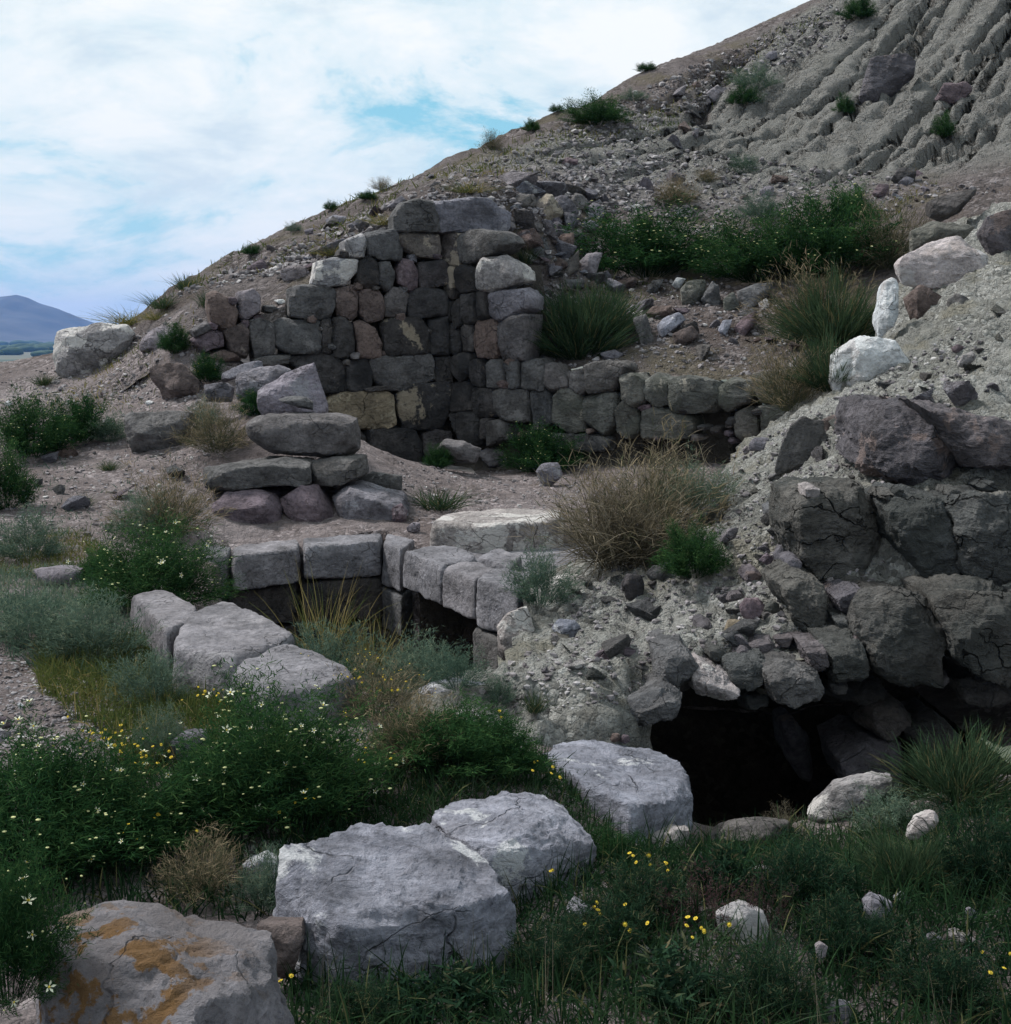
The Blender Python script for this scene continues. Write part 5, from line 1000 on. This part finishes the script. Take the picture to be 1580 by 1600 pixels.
for i, (cx, by, w, h, kd, lab) in enumerate([(960,1490,150,90,'dark_1','dark leafy weed in front of the small brownish stone'),(1060,1585,160,100,'broad_2','dark green weed at the bottom edge, middle'),(1260,1410,160,90,'dark_1','dark tangled weed above the broad lavender stone'),(1330,1500,150,90,'dark_1','dark green weed between small round stone and broad lavender stone'),
    (1540,1400,160,130,'dark_2','dark tangled weed at the right border in the grass'),(1200,1590,150,120,'dark_2','dark leafy weed at the bottom edge, right of the middle'),(700,1590,170,70,'broad_1','low broad leaved weed in front of the biggest boulder'),(560,1600,120,70,'dark_1','dark leafy weed between the lichen and the biggest boulder'),(860,1540,140,100,'dark_1','dark green weed right of the stalks before the biggest boulder'),(1420,1390,150,90,'broom_6','dark grassy clump beside the pale finger stone'),(1010,1430,120,80,'dark_2','dark weed below the small white rubble stones'),(1480,1570,150,100,'dark_2','dark green weed at the lower right near the corner'),(965,1345,80,46,'bush_23','dark weeds at the foot of the grey sill block')]):
    plant(kd, cx, by, w, h, lab, 'weed', 'weed')
# ridge and hillside
for i, (cx, by, w, h, kd, lab) in enumerate([(205,508,95,34,'ygrass_1','yellow green grass clump on the ridge behind the big square boulder'),(255,482,70,30,'tuft_10','green clump on the ridge right of the yellow grass'),(290,452,46,30,'tuft_11','dark clump on the ridge with tall thin stems'),(245,500,60,22,'ygrass_2','yellow patch of grass under the ridge clumps'),
    (395,398,26,14,'bush_18','small dark plant on the ridge line left of the wall, lowest'),(458,362,24,14,'sage_2','small dark plant on the ridge line, second up from the left'),(518,328,20,12,'bush_18','small dark plant on the ridge line above the wall shoulder'),(598,298,34,18,'half_12','dark plant with thin stems on the ridge above the wall'),
    (575,312,28,12,'bush_18','green smudge of a plant just below the ridge'),(735,302,80,26,'ygrass_3','yellow green grass behind the top wall stone'),(600,352,70,26,'ygrass_4','yellow grass between ridge and wall shoulder'),(520,400,70,22,'ygrass_5','yellow grass beside the pale outcrop'),(768,234,34,26,'half_12','greyish plant on the ridge right of the wall'),
    (830,205,24,16,'bush_18','small bush on the ridge left of the wide dark one'),(935,196,86,36,'bush_19','wide dark bush below the ridge in the middle of the slope'),(990,158,40,16,'sage_3','dark bush on the ridge right of the wide one'),(1178,140,60,36,'sage_4','bush on the rim of the gullies'),(1165,165,44,26,'bush_18','bush just below the one on the gully rim'),
    (1160,272,40,30,'sage_3','bush at the left foot of the gullies'),(1105,285,34,22,'half_13','small bush on the pebbly slope below the clay face'),(1318,180,26,28,'bush_18','little bush in a gully left of the slate block'),(1475,215,30,30,'bush_19','little bush in a gully below the dull purple boulder'),(1340,30,46,30,'bush_18','bush near the top border on the gully crest'),
    (1055,320,70,40,'half_13','greenish weed patch above the left flowering bush'),(1190,345,70,40,'sage_2','dark weed above the second flowering clump'),(1335,345,60,40,'bush_19','dark weed at the top right of the second flowering clump'),(870,125,20,10,'bush_18','speck of a plant high on the ridge, lower one'),(1010,112,26,12,'bush_18','speck of a plant high on the ridge, upper one'),(1300,420,50,30,'sage_1','grey weed under the tall dark bush')]):
    plant(kd, cx, by, w, h, lab)

# ------------------------------------------------------------------ grass and flowers in the meadow (uncountable)
def meadow(name, n, poly, lmin, lmax, wd, mat, droop=.5, lean=.35, clump=.0, dry=.06, name_kind='stuff'):
    W = np.array([hit(x, y)[:2] for x, y in poly]); lo, hi = W.min(0), W.max(0); B = []; Nn = 0; t = 0
    while len(B) < n and t < n * 12:
        q = rng.uniform(lo, hi, (4000, 2)); q = q[in_poly(q[:, 0], q[:, 1], [tuple(w) for w in W])]; t += 4000
        if clump: q = q[(fbm(np.concatenate([q * 2.2, np.zeros((len(q), 1))], 1), 3, 90) + rng.random(len(q)) * .5) > clump]
        for x, y in q:
            if len(B) >= n: break
            z, nm = drop(x, y)
            if nm.z < .5: continue
            B.append((x, y, z - .01))
    B = np.array(B); n = len(B); a = rng.uniform(0, 6.283, n); l = np.abs(rng.normal(size=n)) * lean; d = np.stack([np.cos(a) * l, np.sin(a) * l, np.ones(n)], 1)
    v, f, k = ribbons(B, d, rng.uniform(lmin, lmax, n) , wd * rng.uniform(.6, 1.4, n), droop * rng.uniform(.2, 1.8, n), 3)
    tt = np.clip(.5 + .3 * fbm(np.concatenate([B[:, :2] * 1.6, np.zeros((n, 1))], 1), 3, 95) * 2 + .16 * rng.normal(size=n), 0, .94); tt = np.where(rng.random(n) < dry, .98, tt)
    return tag(place(name, mesh_np(name, v, f, False, np.repeat(tt, k), [mat])), kind='stuff')
meadow('grass', 21000, [(440,1500),(800,1420),(980,1340),(1180,1310),(1600,1240),(2000,1230),(2050,1640),(440,1640)], .06, .24, .006, GRASS, .7, .6, .0)
meadow('grass', 8500, [(-40,1210),(300,1180),(620,1180),(700,1290),(450,1330),(430,1440),(60,1450),(-40,1500),(-350,1500),(-350,1210)], .06, .17, .006, GRASS, .6, .5)
meadow('grass', 2500, [(430,1240),(700,1230),(960,1260),(950,1340),(700,1300),(440,1340)], .05, .15, .006, GRASS, .7, .7)
meadow('grass', 3200, [(600,1130),(860,1190),(920,1250),(680,1270),(560,1200)], .05, .14, .006, GRASS, .6, .6)
meadow('yellow_grass', 8500, [(60,1000),(230,1000),(360,1090),(370,1160),(200,1230),(150,1140),(60,1080)], .05, .17, .0055, YGRASS, .6, .6, -.1)
meadow('yellow_grass', 2400, [(-20,850),(140,830),(180,880),(120,910),(-20,900)], .04, .12, .006, YGRASS, .6, .6)
meadow('grass', 5200, [(-20,890),(170,900),(220,990),(200,1080),(60,1050),(-20,1010)], .05, .15, .006, SAGE, .6, .6, -.1)
meadow('soil_weeds', 1400, [(0,600),(320,650),(330,850),(0,860)], .03, .09, .008, SAGE, .6, .8, .28)
meadow('slope_weeds', 1500, [(850,300),(1500,280),(1300,420),(880,430)], .05, .16, .014, YGRASS, .6, .8, .25)
meadow('ridge_weeds', 2600, [(240,480),(900,190),(1200,50),(1300,10),(1300,40),(1120,150),(800,270),(560,370)], .06, .2, .016, YGRASS, .6, .7, .22)
meadow('soil_weeds', 900, [(-350,900),(20,880),(0,1000),(-60,1150),(-350,1180)], .04, .12, .006, YGRASS, .6, .7, .1)
meadow('slope_weeds', 700, [(90,570),(300,480),(330,600),(200,640),(60,640)], .04, .14, .010, YGRASS, .6, .7, .2)
meadow('pit_weeds', 700, [(500,1040),(620,1060),(720,1060),(690,1000),(560,990)], .08, .28, .006, SAGE, .6, .5)
# tall dry stalks in the foreground, each tuft a thing
r5 = [(610,1480,40,160,'dry stalks in front of the biggest boulder, left tuft',3.75),(735,1500,46,150,'dry stalks in front of the biggest boulder, right tuft',3.75),(800,1490,30,150,'single dry stalks at the right end of the biggest boulder',4.0),(505,1560,60,170,'dry stalks between the lichen and the biggest boulder',3.4),(1290,1600,60,150,'dry stalks at the bottom edge, right of centre',3.35),(860,1600,50,190,'dry stalks at the bottom edge, under the flat topped boulder',3.4),(1480,1610,90,120,'yellowing stalks at the bottom right corner',3.4)]
def stalk_mesh(seed, n):
    r = np.random.default_rng(seed); b = r.normal(size=(n, 3)) * np.array([.18, .18, 0]); d = np.stack([r.normal(size=n) * .22, r.normal(size=n) * .22, np.ones(n)], 1)
    v, f, k = ribbons(b, d, r.uniform(.55, 1.05, n), np.full(n, .020), r.uniform(0, .5, n), 5, r=r); return mesh_np('stalks', v, f, False, np.repeat(r.uniform(.3, .95, n), k), [STRAW])
for i, (cx, by, w, h, lab, Y) in enumerate(r5):
    p = U(cx, by, Y); k = Y / FPX; e = empty('dry_grass_tuft', (p[0], p[1], drop(p[0], p[1])[0]), lab, 'grass tuft'); o = place('stalks', stalk_mesh(i, 7), e); o.scale = (w * k * 1.2, w * k * 1.2, h * k * 1.1)
# yellow flowering plants
def yplant(cx, cy, n, spread, label, Y=None, h=.14):
    p = hit(cx, cy + 18) if Y is None else U(cx, cy + 18, Y); z = drop(p[0], p[1])[0]; e = empty('yellow_wildflower', (p[0], p[1], z), label, 'wildflower'); k = p[1] / FPX * spread
    off = np.stack([rng.normal(size=n) * k, rng.normal(size=n) * k, h * rng.uniform(.7, 1.2, n)], 1); b = off * np.array([.3, .3, 0])
    v, f, kk = ribbons(b, off - b, np.linalg.norm(off - b, axis=1), np.full(n, .003), 0, 2); place('stems', mesh_np('stems', v, f, False, np.full(len(v), .5), [LEAF]), e)
    for q in off:
        fo = place('flower', FLY, e, q); s = rng.uniform(.7, 1.15); fo.scale = (s, s, s); fo.rotation_euler = (rng.normal() * .4 + .5, rng.normal() * .4, 0)
for a in [(1078,1500,9,22,'yellow wildflowers in the grass beside the pale purple stone'),(1000,1500,4,12,'yellow wildflowers beside the low pale stone'),(850,1238,6,20,'yellow wildflowers behind the flat topped boulder'),(860,1415,2,5,'single yellow flowers right of the biggest boulder'),(440,1590,6,16,'yellow wildflowers at the bottom edge by the lichen boulder'),
    (1020,1390,8,22,'pale yellow wildflowers under the sill block'),(940,1475,6,16,'yellow wildflowers in the grass at lower middle'),(1560,1560,9,30,'yellow wildflowers in the bottom right corner'),(250,1330,8,44,'yellow wildflowers in the dark bushes at left'),(465,1300,5,24,'yellow wildflowers left of the biggest boulder'),(170,1185,26,42,'dense yellow wildflowers at the end of the path'),(215,1215,20,36,'yellow wildflowers between path and squat lavender stone'),
    (330,1115,10,22,'yellow wildflowers at the foot of the second pit block'),(530,1080,14,26,'yellow wildflowers right of the third pit block'),(600,1100,12,34,'pale yellow wildflowers before the pit rim'),(600,1215,10,32,'yellow wildflowers in the weeds right of the big bush'),(790,1155,2,6,'lone yellow flower above the dark weeds')]:
    yplant(*a)

# ------------------------------------------------------------------ far trees and haze
Vs, Fs = [], []; D, F = ico(2); k = 0
for band, (y0, y1, n) in enumerate([(2300, 2700, 60), (3300, 3800, 90), (5200, 6200, 130)]):
    for i in range(n):
        Y = rng.uniform(y0, y1); x = U(rng.uniform(-400, 330), 530, Y)[0]; s = rng.uniform(7, 16) * (1 + band * .4)
        q = D * np.array([s * 1.5, s, s * .55]) * (1 + .22 * fbm(D * 2.3 + i, 3, i % 50))[:, None]; Vs.append(q + np.array([x, Y, -28 + s * .4])); Fs.append(F + k * len(D)); k += 1
m = MB('far_foliage'); FAR = m.out(m.ramp(m.noise(m.coord(False), .08, 4), [(.3, (.02, .04, .02)), (.7, (.05, .08, .035))]), .95)
tag(place('distant_trees', mesh_np('distant_trees', np.concatenate(Vs), np.concatenate(Fs), True, mats=[FAR])), kind='stuff')
bm = bmesh.new(); bmesh.ops.create_cube(bm, size=1.0); me = bpy.data.meshes.new('haze'); bm.to_mesh(me); bm.free()
hz_ = place('haze', me, None, (0, 0, 0)); hz_.scale = (32000, 32000, 430); hz_.location = (0, 0, -29 + 215 - .5); tag(hz_, kind='stuff')
m = bpy.data.materials.new('haze_air'); m.use_nodes = True; t = m.node_tree; t.nodes.clear(); pv = t.nodes.new('ShaderNodeVolumePrincipled'); pv.inputs['Color'].default_value = (.20, .44, 1.0, 1); pv.inputs['Density'].default_value = 6e-5; pv.inputs['Anisotropy'].default_value = 0
t.links.new(pv.outputs[0], t.nodes.new('ShaderNodeOutputMaterial').inputs['Volume']); me.materials.append(m)
